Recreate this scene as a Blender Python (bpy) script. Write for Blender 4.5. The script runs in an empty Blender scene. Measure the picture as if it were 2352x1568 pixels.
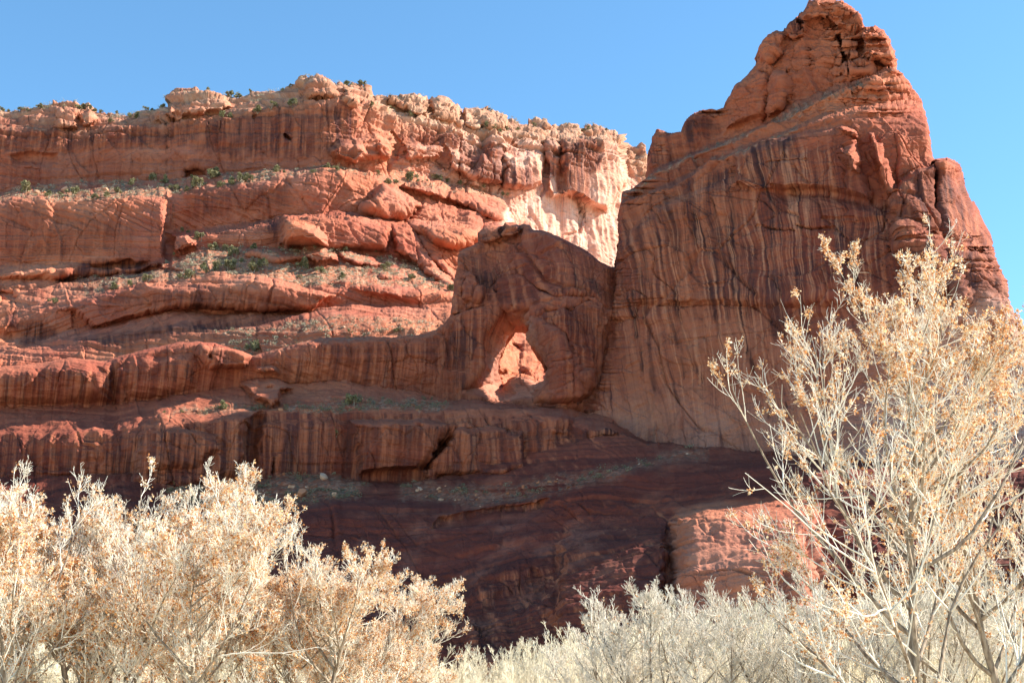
import bpy, math, random, time
import numpy as np
from mathutils import Vector
T0 = time.time()
C = bpy.context.scene
rng = np.random.default_rng(7)
random.seed(7)

# ---------------------------------------------------------------- camera, sky, sun, exposure
PITCH = math.radians(15.0)
FO = 3231.0                      # focal length in units of a 2352 px wide picture
EYE = 2.0
cam = bpy.data.cameras.new('camera'); camo = bpy.data.objects.new('camera', cam)
C.collection.objects.link(camo); C.camera = camo
camo.location = (0, 0, EYE); camo.rotation_euler = (math.pi/2 + PITCH, 0, 0)
cam.sensor_width = 36.0; cam.lens = 36.0*FO/2352.0; cam.clip_start = 0.5; cam.clip_end = 6000
SUN_AZ, SUN_EL = 84.0, 36.0      # degrees clockwise from the view axis (+Y), above the horizon
w = bpy.data.worlds.new('World'); C.world = w; w.use_nodes = True
nt = w.node_tree; bg = nt.nodes['Background']
sky = nt.nodes.new('ShaderNodeTexSky'); sky.sky_type = 'NISHITA'; sky.sun_disc = False
sky.sun_elevation = math.radians(SUN_EL); sky.sun_rotation = math.radians(SUN_AZ)
sky.altitude = 1700; sky.air_density = 1.0; sky.dust_density = 0.3; sky.ozone_density = 3.2
bg.inputs['Strength'].default_value = 0.11
tn = nt.nodes.new('ShaderNodeMix'); tn.data_type = 'RGBA'; tn.blend_type = 'MULTIPLY'; tn.inputs[0].default_value = 1
nt.links.new(sky.outputs[0], tn.inputs[6]); tn.inputs[7].default_value = (.80, 1.09, 1.07, 1)   # clear dry desert air
nt.links.new(tn.outputs[2], bg.inputs['Color'])
sl = bpy.data.lights.new('sun', 'SUN'); so = bpy.data.objects.new('sun', sl); C.collection.objects.link(so)
sl.energy = 5.0; sl.angle = math.radians(0.53); sl.color = (1.0, 0.93, 0.82)
sd = Vector((math.sin(math.radians(SUN_AZ))*math.cos(math.radians(SUN_EL)),
             math.cos(math.radians(SUN_AZ))*math.cos(math.radians(SUN_EL)), math.sin(math.radians(SUN_EL))))
so.rotation_euler = (-sd).to_track_quat('-Z', 'Y').to_euler(); so.location = (150, 100, 300)
C.view_settings.view_transform = 'Standard'; C.view_settings.look = 'None'
C.view_settings.exposure = 1.35; C.view_settings.gamma = 1.0
C.cycles.max_bounces = 6; C.cycles.diffuse_bounces = 4; C.cycles.transparent_max_bounces = 4

# ---------------------------------------------------------------- numpy helpers
def hsh(ix, iy, iz, seed):
    h = (ix.astype(np.int64)*374761393 + iy.astype(np.int64)*668265263 + iz.astype(np.int64)*2147483647 + seed*1274126177) & 0xffffffff
    h = ((h ^ (h >> 13))*1274126177) & 0xffffffff
    return ((h ^ (h >> 16)) & 0xffff).astype(np.float32)*(1/65535.0)
def vn3(x, y, z, seed=0):
    x0, y0, z0 = np.floor(x), np.floor(y), np.floor(z)
    fx, fy, fz = [(a-b).astype(np.float32) for a, b in ((x, x0), (y, y0), (z, z0))]
    fx, fy, fz = [f*f*f*(f*(f*6-15)+10) for f in (fx, fy, fz)]
    x0, y0, z0 = x0.astype(np.int64), y0.astype(np.int64), z0.astype(np.int64)
    r = 0
    for dz in (0, 1):
        for dy in (0, 1):
            for dx in (0, 1):
                wgt = (fx if dx else 1-fx)*(fy if dy else 1-fy)*(fz if dz else 1-fz)
                r = r + wgt*hsh(x0+dx, y0+dy, z0+dz, seed)
    return r*2-1
def vn2(x, y, seed=0):
    x0, y0 = np.floor(x), np.floor(y)
    fx, fy = (x-x0).astype(np.float32), (y-y0).astype(np.float32)
    fx, fy = fx*fx*(3-2*fx), fy*fy*(3-2*fy)
    x0, y0 = x0.astype(np.int64), y0.astype(np.int64); o = np.zeros_like(x0)
    a, b = hsh(x0, y0, o, seed), hsh(x0+1, y0, o, seed)
    c, d = hsh(x0, y0+1, o, seed), hsh(x0+1, y0+1, o, seed)
    return ((a*(1-fx)+b*fx)*(1-fy) + (c*(1-fx)+d*fx)*fy)*2-1
def fbm3(x, y, z, n=4, seed=0):
    r, a = 0, 1.0
    for i in range(n):
        r = r + a*vn3(x, y, z, seed+i*17); x, y, z = x*2.03+5.1, y*2.03+1.7, z*2.03+9.2; a *= 0.5
    return r/1.6
def fbm2(x, y, n=4, seed=0):
    r, a = 0, 1.0
    for i in range(n):
        r = r + a*vn2(x, y, seed+i*17); x, y = x*2.03+5.1, y*2.03+1.7; a *= 0.5
    return r/1.6
def worley(x, y, seed=0):
    """F1, F2 and a random value of the nearest cell."""
    x0, y0 = np.floor(x).astype(np.int64), np.floor(y).astype(np.int64)
    f1 = np.full(x.shape, 9., np.float32); f2 = f1.copy(); cid = np.zeros_like(f1); z = np.zeros_like(x0)
    for dx in (-1, 0, 1):
        for dy in (-1, 0, 1):
            cx, cy = x0+dx, y0+dy
            px = cx + hsh(cx, cy, z, seed); py = cy + hsh(cx, cy, z, seed+5)
            d = np.sqrt((x-px)**2+(y-py)**2).astype(np.float32)
            nearer = d < f1
            f2 = np.where(nearer, f1, np.minimum(f2, d)); cid = np.where(nearer, hsh(cx, cy, z, seed+9), cid)
            f1 = np.where(nearer, d, f1)
    return f1, f2, cid
def facets(x, y, seed=0):
    """broken rock: every cell of the plane is a tilted facet; returns its height, the edge distance and the cell's random value"""
    x0, y0 = np.floor(x).astype(np.int64), np.floor(y).astype(np.int64); z = np.zeros_like(x0)
    f1 = np.full(x.shape, 9., np.float32); f2 = f1.copy(); cid = np.zeros_like(f1); h = np.zeros_like(f1)
    for dx in (-1, 0, 1):
        for dy in (-1, 0, 1):
            cx, cy = x0+dx, y0+dy
            ex = x-(cx+hsh(cx, cy, z, seed)); ey = y-(cy+hsh(cx, cy, z, seed+5))
            d = np.maximum(np.abs(ex)*1.15+.25*np.abs(ey), np.abs(ey)).astype(np.float32)
            n = d < f1
            f2 = np.where(n, f1, np.minimum(f2, d)); c = hsh(cx, cy, z, seed+9); cid = np.where(n, c, cid)
            hh = (c-.5)+(hsh(cx, cy, z, seed+12)-.5)*1.5*ex+(hsh(cx, cy, z, seed+14)-.35)*1.3*ey
            h = np.where(n, hh, h); f1 = np.where(n, d, f1)
    return h.astype(np.float32), f2-f1, cid
def sstep(a, b, x):
    t = np.clip((x-a)/(b-a), 0, 1); return t*t*(3-2*t)
def unproj(px, py, D):
    """point of the picture (2352 x 1568 units) at depth D metres along the world's +Y."""
    a = (px-1176.0)/FO; b = (784.0-py)/FO
    dy = math.cos(PITCH)-b*math.sin(PITCH); dz = math.sin(PITCH)+b*math.cos(PITCH)
    return a/dy*D, D+0*a, dz/dy*D+EYE
ZT = {'o': (1, 0, 0), '1': (.3418, 0, 114.8), '2': (.3418, 746.5, 114.8), '3': (.4394, 1320.7, 0), '4': (.3418, 0, 574.2),
      '5': (.3418, 746.5, 574.2), '6': (.4142, 1378, 516.8), '7': (.4639, 0, 976.2), '8': (.5605, 1033.6, 1091),
      'A': (.1953, 344.5, 344.5), 'B': (.1953, 746.5, 402), 'C': (.2197, 947.5, 631.6), 'D': (.2563, 1665, 0), 'E': (.293, 918.7, 1033.6)}
def zt(k, pts):
    s, ox, oy = ZT[k]
    return np.array([(x*s+ox, y*s+oy) for x, y in pts], float)
def seg_d(px, py, a, b):
    vx, vy = b[0]-a[0], b[1]-a[1]; L = vx*vx+vy*vy+1e-9
    t = np.clip(((px-a[0])*vx+(py-a[1])*vy)/L, 0, 1)
    return np.hypot(px-a[0]-t*vx, py-a[1]-t*vy)
def poly_sdf(px, py, P):
    """signed distance in picture units, positive inside"""
    d = np.full(px.shape, 1e9, np.float32); ins = np.zeros(px.shape, bool); n = len(P)
    for i in range(n):
        a, b = P[i], P[(i+1) % n]
        d = np.minimum(d, seg_d(px, py, a, b))
        if a[1] != b[1]:
            c = ((a[1] > py) != (b[1] > py)) & (px < (b[0]-a[0])*(py-a[1])/(b[1]-a[1])+a[0])
            ins ^= c
    return np.where(ins, d, -d)
def line_d(px, py, P):
    d = np.full(px.shape, 1e9, np.float32)
    for i in range(len(P)-1): d = np.minimum(d, seg_d(px, py, P[i], P[i+1]))
    return d
def _win(px, py, P, m):
    lo, hi = P.min(0)-m, P.max(0)+m
    ok = (px > lo[0]) & (px < hi[0]) & (py > lo[1]) & (py < hi[1])
    if not ok.any(): return None
    j = np.where(ok.any(1))[0]; i = np.where(ok.any(0))[0]
    return slice(j[0], j[-1]+1), slice(i[0], i[-1]+1)
def smooth2(a, n=1):
    for _ in range(n):
        p = np.pad(a, 1, mode='edge')
        a = (p[1:-1, 1:-1]*4+(p[:-2, 1:-1]+p[2:, 1:-1]+p[1:-1, :-2]+p[1:-1, 2:])*2)/12
    return a
class Feat:
    """relief features: closed outlines that stand out (dd < 0) or are hollowed (dd > 0), and cracks."""
    def __init__(s): s.l = []
    def lump(s, k, pts, dd, soft=12, round_=True, tf=None): s.l.append(('p', zt(k, pts), dd, soft, (round_, tf))); return s
    def crack(s, k, pts, dd, wid): s.l.append(('c', zt(k, pts), dd, wid, 0)); return s
    def apply(s, px, py, D):
        wx = px + 3.6*fbm2(px/24, py/24, 4, 3); wy = py + 3.6*fbm2(px/24, py/24, 4, 7)
        for t, P, dd, soft, rd in s.l:
            wn = _win(px, py, P, 12 if t == 'p' else soft*2+8)
            if wn is None: continue
            if t == 'p':
                q = np.clip(poly_sdf(wx[wn], wy[wn], P)/soft, 0, 1)
                q = q*(2-q) if rd[0] else q*q*(3-2*q)
                if rd[1]: q = q*sstep(rd[1][0], rd[1][1], wy[wn])
                D[wn] += dd*q
            else:
                q = np.clip(1-line_d(wx[wn], wy[wn], P)/soft, 0, 1)
                D[wn] += dd*q
        return D
class Paint:
    def __init__(s): s.l = []
    def area(s, k, pts, v, soft=10): s.l.append(('p', zt(k, pts), v, soft)); return s
    def streak(s, k, pts, v, wid): s.l.append(('c', zt(k, pts), v, wid)); return s
    def get(s, px, py):
        out = np.zeros(px.shape, np.float32)
        wx = px + 4*vn2(px/22, py/46, 13)+1.6*vn2(px/5, py/20, 14); wy = py + 9*vn2(px/9, py/30, 17)
        for t, P, v, soft in s.l:
            wn = _win(px, py, P, soft+8)
            if wn is None: continue
            if t == 'p': q = sstep(-soft, soft, poly_sdf(wx[wn], wy[wn], P))
            else: q = sstep(soft, soft*.2, line_d(wx[wn], wy[wn], P))
            out[wn] = np.maximum(out[wn], v*q) if v > 0 else out[wn]+v*q
        return out

def crv(xs, pts, sm=0):
    p = np.array(pts, float); return np.interp(xs, p[:, 0], p[:, 1])

def grid_normals(P):
    du = np.gradient(P, axis=1); dv = np.gradient(P, axis=0)
    n = np.cross(du, dv); n /= np.linalg.norm(n, axis=2, keepdims=True)+1e-9
    flip = (n*P).sum(2) > 0
    n[flip] *= -1
    return n

def ribs(h, th, x, seed):
    """rounded beds with a sharp parting between them; bed thickness varies"""
    hw = h/th+.9*vn2(h/th*.37, x*0+seed, seed)
    b = hw-np.floor(hw); k = np.floor(hw).astype(np.int64)
    z = np.zeros_like(k); out = hsh(k, z, z, seed+2)
    # each bed sticks out by its own amount, broken along its length
    out = .5*out+.5*(.5+.5*vn2(x/(th*5)+out*19, k*1.7, seed+4))
    return (sstep(0, .2, b)*(1-.85*sstep(.72, 1, b))-.6)*.85+(out-.5)*1.6
def displace(P, px, py, rough, flute, strata, tilt=0.22, seed=0, block=0, beds=0):
    """world-space rock relief pushed along the normal; the amplitudes are arrays or numbers."""
    X, Y, Z = P[..., 0], P[..., 1], P[..., 2]
    n = grid_normals(P); up = np.abs(n[..., 2]); vert = 1-sstep(.35, .85, up)
    s = X+0.35*Y
    d = rough*(fbm3(X/26, Y/26, Z/20, 3, seed)*1.7)
    # ridged, angular roughness at several sizes
    rg = 0
    for sc_, a_ in ((9, .8), (4.2, .6), (1.9, .4), (.9, .22)):
        rg = rg + a_*(.42-np.abs(vn3(X/sc_, Y/sc_, Z/(sc_*.8), seed+int(sc_*10))))
    area = .35+.65*sstep(-.3, .35, fbm3(X/40, Y/40, Z/25, 2, seed+55))
    d = d + rough*rg*1.25*area
    f = fbm2(s/9.0+0.4*vn2(s/20, Z/20, seed+3), Z/55.0, 4, seed+60)
    d = d + flute*vert*(np.abs(f)*-2.4+0.6)
    # joints: tall fracture cells, each face set at its own depth
    for (a_, b_, am, cr_) in ((14, 30, 1.9, .9), (6.5, 7.5, 1.25, .45), (2.6, 2.6, .52, .2), (1.1, 1.0, .22, .08)):
        wx = s/a_+.30*vn2(s/a_*1.3, Z/b_*1.3, seed+8); wz = Z/b_+.30*vn2(s/a_*1.1, Z/b_*1.1, seed+9)+.12*s/a_
        hh, e, cid = facets(wx, wz, seed+int(a_*7))
        d = d + (rough*.30+block)*(hh*am*sstep(0, .10, e) - cr_*(1-sstep(0, .06, e))*(cid > .45))*(.25+.75*vert)
    # cross bedding: sets of thin ledges that dip
    q = 0.8*fbm3(X/30, Y/30, Z/30, 2, seed+90)
    sid = np.floor((Z+5*vn2(s/45, Z*0, seed+94)+.12*s)/11.0)
    o0 = np.zeros(sid.shape, np.int64)
    tl = (hsh(sid.astype(np.int64), o0, o0, seed)-.45)*2.2*tilt
    h = Z + tl*s + q*5
    m1 = .25+.75*sstep(-.25, .3, fbm2(s/35, Z/14, 2, seed+97))
    st = 0.9*ribs(h, 2.6, s, seed+101) + .5*ribs(h, 1.15, s, seed+102)*m1 + .28*ribs(h, .55, s, seed+103)*m1
    d = d + strata*st
    hb = Z+.05*s+1.3*vn2(s/22, Z/22, seed+107)
    d = d + beds*(1.5*ribs(hb, 4.6, s, seed+105)+.35*ribs(hb, 1.9, s, seed+106))
    return P + n*d[..., None], n, h

def add_attr(me, nm, arr):
    a = me.attributes.new(nm, 'FLOAT', 'POINT'); a.data.foreach_set('value', np.ascontiguousarray(arr, np.float32).ravel())
def np_mesh(name, V, F, smooth=True):
    """V (n,3), F list of (m,k) int arrays"""
    me = bpy.data.meshes.new(name)
    if isinstance(F, np.ndarray): F = [F]
    F = [f for f in F if len(f)]
    nl = sum(f.size for f in F); nf = sum(len(f) for f in F)
    me.vertices.add(len(V)); me.vertices.foreach_set('co', np.ascontiguousarray(V, np.float32).ravel())
    me.loops.add(nl); me.loops.foreach_set('vertex_index', np.concatenate([f.ravel() for f in F]).astype(np.int32))
    me.polygons.add(nf)
    tot = np.concatenate([np.full(len(f), f.shape[1]) for f in F]); st = np.concatenate([[0], np.cumsum(tot)[:-1]])
    me.polygons.foreach_set('loop_start', st.astype(np.int32))
    me.polygons.foreach_set('use_smooth', np.full(nf, smooth))
    me.update(calc_edges=True); me.validate()
    return me
def link(name, me, mat=None, parent=None, **props):
    o = bpy.data.objects.new(name, me); C.collection.objects.link(o)
    if mat is not None and me is not None and not me.materials: me.materials.append(mat)
    if parent: o.parent = parent
    for k, v in props.items(): o[k] = v
    return o
def grid_faces(nr, nc, keep=None):
    a = (np.arange(nr-1)[:, None]*nc+np.arange(nc-1)[None, :])
    q = np.stack([a, a+nc, a+nc+1, a+1], -1)
    if keep is not None: q = q[keep]
    return q.reshape(-1, 4)
def tag(o, label=None, cat=None, group=None, kind=None):
    for k, v in (('label', label), ('category', cat), ('group', group), ('kind', kind)):
        if v: o[k] = v
    return o

# ---------------------------------------------------------------- materials
def nodes(name):
    m = bpy.data.materials.new(name); m.use_nodes = True; t = m.node_tree
    b = t.nodes['Principled BSDF']; b.inputs['Specular IOR Level'].default_value = 0.2
    return m, t, b
def N(t, ty, **kw):
    n = t.nodes.new(ty)
    for k, v in kw.items():
        if k.startswith('i_'):
            key = k[2:]; n.inputs[int(key) if key.isdigit() else key.replace('_', ' ')].default_value = v
        else: setattr(n, k, v)
    return n
def mixc(t, fac, a, b, mode='MIX'):
    n = t.nodes.new('ShaderNodeMix'); n.data_type = 'RGBA'; n.blend_type = mode; n.clamp_factor = True
    for s, v in ((0, fac), (6, a), (7, b)):
        if hasattr(v, 'links'): t.links.new(v, n.inputs[s])
        else: n.inputs[s].default_value = v
    return n.outputs[2]
def math_(t, op, a, b=None, c=None, clamp=False):
    n = t.nodes.new('ShaderNodeMath'); n.operation = op; n.use_clamp = clamp
    for i, v in enumerate((a, b, c)):
        if v is None: continue
        if hasattr(v, 'links'): t.links.new(v, n.inputs[i])
        else: n.inputs[i].default_value = v
    return n.outputs[0]
def ramp(t, v, stops, interp='LINEAR'):
    n = t.nodes.new('ShaderNodeValToRGB'); t.links.new(v, n.inputs[0]); cr = n.color_ramp; cr.interpolation = interp
    while len(cr.elements) < len(stops): cr.elements.new(0.5)
    for e, (p, c) in zip(cr.elements, stops):
        e.position = p; e.color = (c, c, c, 1) if not isinstance(c, tuple) else (*c, 1)
    return n.outputs[0]
def mrange(t, v, a, b, c=0., d=1.):
    n = t.nodes.new('ShaderNodeMapRange'); t.links.new(v, n.inputs[0])
    for i, x in enumerate((a, b, c, d)): n.inputs[i+1].default_value = x
    return n.outputs[0]

def rock_material(name, base1, base2, pink, pale, dark):
    m, t, b = nodes(name)
    A = lambda n: N(t, 'ShaderNodeAttribute', attribute_name=n).outputs['Fac']
    geo = N(t, 'ShaderNodeNewGeometry'); pos = geo.outputs['Position']
    def noise(scale, det=4, vec=pos, rough=.55, dims='3D'):
        n = N(t, 'ShaderNodeTexNoise', noise_dimensions=dims); n.inputs['Scale'].default_value = scale
        n.inputs['Detail'].default_value = det; n.inputs['Roughness'].default_value = rough
        t.links.new(vec, n.inputs['Vector']); return n.outputs['Fac']
    big = noise(.022, 4); med = noise(.14, 5); fine = noise(1.3, 5)
    c = mixc(t, ramp(t, big, [(.35, 0.), (.65, 1.)]), (*base1, 1), (*base2, 1))
    # strata tints follow the bed height h
    comb = N(t, 'ShaderNodeCombineXYZ'); t.links.new(A('bed'), comb.inputs[2]); t.links.new(math_(t, 'MULTIPLY', A('sc'), .01), comb.inputs[0])
    st = noise(.55, 5, comb.outputs[0], .7); bk = math_(t, 'SUBTRACT', 1.0, math_(t, 'MULTIPLY', A('stf'), .8))
    c = mixc(t, math_(t, 'MULTIPLY', bk, mrange(t, st, .46, .70, 0, .3)), c, (base2[0]*1.25, base2[1]*1.5, base2[2]*1.6, 1))
    c = mixc(t, math_(t, 'MULTIPLY', bk, mrange(t, st, .46, .30, 0, .28)), c, (base1[0]*.62, base1[1]*.5, base1[2]*.52, 1))
    comb3 = N(t, 'ShaderNodeCombineXYZ'); t.links.new(A('bed'), comb3.inputs[2]); t.links.new(math_(t, 'MULTIPLY', A('sc'), .035), comb3.inputs[0])
    sf = noise(1.5, 6, comb3.outputs[0], .75)
    c = mixc(t, math_(t, 'MULTIPLY', bk, mrange(t, sf, .44, .33, 0, .6)), c, (base1[0]*.55, base1[1]*.45, base1[2]*.5, 1))
    c = mixc(t, math_(t, 'MULTIPLY', bk, mrange(t, sf, .56, .70, 0, .40)), c, (base2[0]*1.2, base2[1]*1.4, base2[2]*1.5, 1))
    c = mixc(t, math_(t, 'MULTIPLY', A('pink'), 1.0), c, mixc(t, mrange(t, med, .4, .65), (*pink, 1), (pink[0]*.9, pink[1]*.72, pink[2]*.66, 1)))
    c = mixc(t, A('pale'), c, mixc(t, mrange(t, st, .4, .62), (pale[0]*.72, pale[1]*.58, pale[2]*.5, 1), (*pale, 1)))
    V = A('var')
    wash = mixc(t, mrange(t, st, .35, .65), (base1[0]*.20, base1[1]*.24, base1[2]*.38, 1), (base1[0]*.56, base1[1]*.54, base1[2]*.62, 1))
    c = mixc(t, math_(t, 'MULTIPLY', math_(t, 'MAXIMUM', A('shade_wash'), mrange(t, V, .0, .6, .08, .8)), mrange(t, med, .25, .5, .6, 1.)), c, wash)  # varnish tone, plus shade painted in through the wash attribute
    # desert varnish: streaks running down the faces
    comb2 = N(t, 'ShaderNodeCombineXYZ'); t.links.new(A('sc'), comb2.inputs[0])
    t.links.new(math_(t, 'MULTIPLY', A('zz'), .055), comb2.inputs[1])
    s1 = noise(.30, 6, comb2.outputs[0], .62); s2 = noise(1.6, 4, comb2.outputs[0], .6)
    sm_ = noise(.75, 5, comb2.outputs[0], .6)
    sv = math_(t, 'ADD', math_(t, 'MULTIPLY', s1, .42), math_(t, 'ADD', math_(t, 'MULTIPLY', sm_, .40), math_(t, 'MULTIPLY', s2, .18)))
    patch = noise(.05, 4)
    pv = math_(t, 'ADD', sv, math_(t, 'MULTIPLY', math_(t, 'SUBTRACT', patch, .5), .35))
    thr = math_(t, 'SUBTRACT', .635, math_(t, 'MULTIPLY', V, .20))
    fac = math_(t, 'MULTIPLY', math_(t, 'SUBTRACT', pv, thr), 12.0, clamp=True)
    fac = math_(t, 'MULTIPLY', fac, mrange(t, V, 0, .5, .0, .86))
    c = mixc(t, fac, c, mixc(t, mrange(t, med, .35, .65), (*dark, 1), (dark[0]*2.0, dark[1]*1.8, dark[2]*1.8, 1)))
    # solid dark streaks at known places
    c = mixc(t, math_(t, 'MULTIPLY', A('stk'), mrange(t, sv, .42, .56, .0, .95)), c, (dark[0]*.75, dark[1]*.75, dark[2]*.8, 1))
    # light washed streaks
    c = mixc(t, math_(t, 'MULTIPLY', mrange(t, sm_, .52, .36), math_(t, 'MULTIPLY', mrange(t, V, .1, .5), .6)), c, (base2[0]*.95, base2[1]*1.0, base2[2]*1.1, 1))
    # fine parallel drip lines, light and dark, on the sheer faces
    comb4 = N(t, 'ShaderNodeCombineXYZ'); t.links.new(A('sc'), comb4.inputs[0]); t.links.new(math_(t, 'MULTIPLY', A('zz'), .022), comb4.inputs[1])
    d1 = noise(1.05, 3, comb4.outputs[0], .6); d2 = noise(2.9, 3, comb4.outputs[0], .6)
    dd_ = math_(t, 'ADD', math_(t, 'MULTIPLY', d1, .6), math_(t, 'MULTIPLY', d2, .4))
    c = mixc(t, math_(t, 'MULTIPLY', math_(t, 'MULTIPLY', A('stf'), mrange(t, patch, .40, .56, .35, 1)), mrange(t, dd_, .51, .60, 0, .78)), c, (base2[0]*.98, base2[1]*1.25, base2[2]*1.5, 1))
    c = mixc(t, math_(t, 'MULTIPLY', math_(t, 'MULTIPLY', A('stf'), mrange(t, patch, .58, .44, .3, 1)), mrange(t, dd_, .45, .36, 0, .85)), c, (dark[0]*1.5, dark[1]*1.3, dark[2]*1.4, 1))
    # soil and rubble on the benches
    gv = N(t, 'ShaderNodeTexVoronoi'); gv.inputs['Scale'].default_value = 1.7; t.links.new(pos, gv.inputs['Vector'])
    sep = N(t, 'ShaderNodeSeparateColor'); t.links.new(gv.outputs['Color'], sep.inputs[0])
    soil = mixc(t, mrange(t, sep.outputs[0], .3, 1), (.34, .12, .06, 1), (.50, .27, .17, 1))
    soil = mixc(t, mrange(t, sep.outputs[1], .78, .84), soil, (.17, .15, .10, 1))
    c = mixc(t, A('soil'), c, soil)
    c = mixc(t, mrange(t, fine, .3, .7, 0, .35), c, mixc(t, 1.0, c, (.68, .64, .62, 1), 'MULTIPLY'))
    t.links.new(c, b.inputs['Base Color']); b.inputs['Roughness'].default_value = .9
    hgt = math_(t, 'ADD', math_(t, 'ADD', math_(t, 'MULTIPLY', st, .5), math_(t, 'MULTIPLY', sf, .55)), math_(t, 'ADD', math_(t, 'MULTIPLY', med, .7), math_(t, 'MULTIPLY', fine, .22)))
    bp = N(t, 'ShaderNodeBump'); bp.inputs['Strength'].default_value = .75; bp.inputs['Distance'].default_value = 1.2
    t.links.new(hgt, bp.inputs['Height']); t.links.new(bp.outputs[0], b.inputs['Normal'])
    return m
RED = rock_material('red_sandstone', (.345, .072, .038), (.56, .180, .084), (.80, .49, .37), (.60, .37, .25), (.060, .024, .021))

def finish(name, P, nrm, h, px, py, F, attrs, mat, extra=None):
    V = P.reshape(-1, 3); at = {k: np.asarray(v, np.float32).ravel() for k, v in attrs.items()}
    if extra is not None: V, F, at = extra(V, F, at)
    me = np_mesh(name, V, F)
    for k, v in at.items(): add_attr(me, k, v)
    return link(name, me, mat)

STEP = 1.5
def layered(px, py, curves, brow={}):
    """depth between stacked curves; curves = [(y(x), D(x)), ...] top to bottom on the grid's own columns"""
    ys = [c[0] for c in curves]; ds = [c[1] for c in curves]
    for i in range(1, len(ys)): ys[i] = np.maximum(ys[i], ys[i-1]+1.0)
    D = np.empty(px.shape, np.float64)
    D[:] = ds[0]
    for i in range(len(ys)-1):
        t = (py-ys[i])/(ys[i+1]-ys[i])
        m = (t >= 0) & (t <= 1) if i < len(ys)-2 else (t >= 0)
        tc_ = np.clip(t, 0, 1.0)
        v = ds[i]+(ds[i+1]-ds[i])*tc_
        if i in brow: v = v - brow[i]*np.sin(np.pi*tc_**.55)
        D = np.where(m, v, D)
    return D

# ================================================================ far canyon wall
XL = -420
xs = np.arange(XL, 1640, STEP)
jit = lambda a, sc, sd_: a*fbm2(xs/sc, xs*0+sd_, 4, sd_)
W = {}
W[0] = [(-170,262),(-100,262),(0,255),(40,258),(100,240),(128,236),(145,233),(160,231),(172,232),(180,240),(204,237),(212,252),(240,256),(290,262),(320,255),(352,247),(378,240),(384,218),(398,211),(440,206),(462,214),(520,225),(545,232),(600,222),(660,208),(690,203),(700,186),(722,179),(745,182),(768,196),(780,190),(800,200),(812,194),(845,197),(858,222),(880,223),(890,228),(932,222),(960,222),(985,226),(990,236),(1010,230),(1030,240),(1056,252),(1062,258),(1070,251),(1120,254),(1148,264),(1162,277),(1176,270),(1192,277),(1210,280),(1215,274),(1252,278),(1265,292),(1310,292),(1335,300),(1345,293),(1372,297),(1400,298),(1420,303),(1428,332),(1448,331),(1470,340),(1484,365),(1490,400),(1560,430),(1640,470)]
W[1] = [(-170,300),(0,300),(100,303),(191,307),(260,296),(376,292),(513,276),(581,252),(718,234),(804,229),(850,245),(900,272),(960,280),(1040,296),(1100,306),(1160,312),(1250,318),(1300,330),(1420,326),(1440,372),(1490,410),(1640,500)]
W[2] = [(-170,446),(0,443),(96,424),(205,417),(308,417),(427,411),(581,396),(683,387),(752,380),(804,386),(860,392),(917,400),(986,408),(1088,436),(1157,455),(1200,560),(1280,600),(1420,640),(1640,700)]
W[3] = [(-170,462),(0,460),(171,457),(308,450),(376,446),(444,437),(547,423),(649,406),(752,396),(803,401),(849,398),(885,418),(952,418),(1037,434),(1105,451),(1157,468),(1200,570),(1280,610),(1420,650),(1640,710)]
W[4] = [(-170,620),(0,612),(200,608),(330,600),(388,588),(398,535),(478,522),(560,512),(640,497),(760,491),(850,496),(900,504),(1000,520),(1080,520),(1146,512),(1200,580),(1280,620),(1420,660),(1640,720)]
W[5] = [(-170,634),(0,626),(200,620),(330,612),(388,600),(398,541),(478,530),(560,521),(640,506),(760,497),(850,504),(900,512),(1000,528),(1080,530),(1146,522),(1200,590),(1280,630),(1420,670),(1640,730)]
W[6] = [(-170,645),(0,640),(130,645),(250,640),(320,625),(393,590),(478,562),(581,566),(786,572),(900,592),(1000,622),(1040,640),(1100,650),(1420,700),(1640,760)]
W[7] = [(-170,735),(0,728),(60,716),(120,706),(160,694),(200,686),(250,669),(330,648),(400,647),(450,640),(500,634),(600,641),(700,653),(800,656),(900,664),(1035,668),(1200,690),(1420,740),(1640,790)]
W[8] = [(-170,780),(0,775),(120,768),(240,745),(330,730),(400,720),(500,724),(600,722),(700,712),(800,700),(1040,700),(1200,760),(1420,800),(1640,860)]
W[9] = [(-170,812),(0,806),(150,795),(240,785),(330,762),(420,752),(500,756),(600,752),(700,732),(760,722),(1040,735),(1200,830),(1420,880),(1640,900)]
W[10] = [(-170,832),(0,826),(150,812),(240,806),(400,778),(500,775),(700,765),(900,755),(1040,770),(1200,900),(1420,940),(1640,940)]
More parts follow.
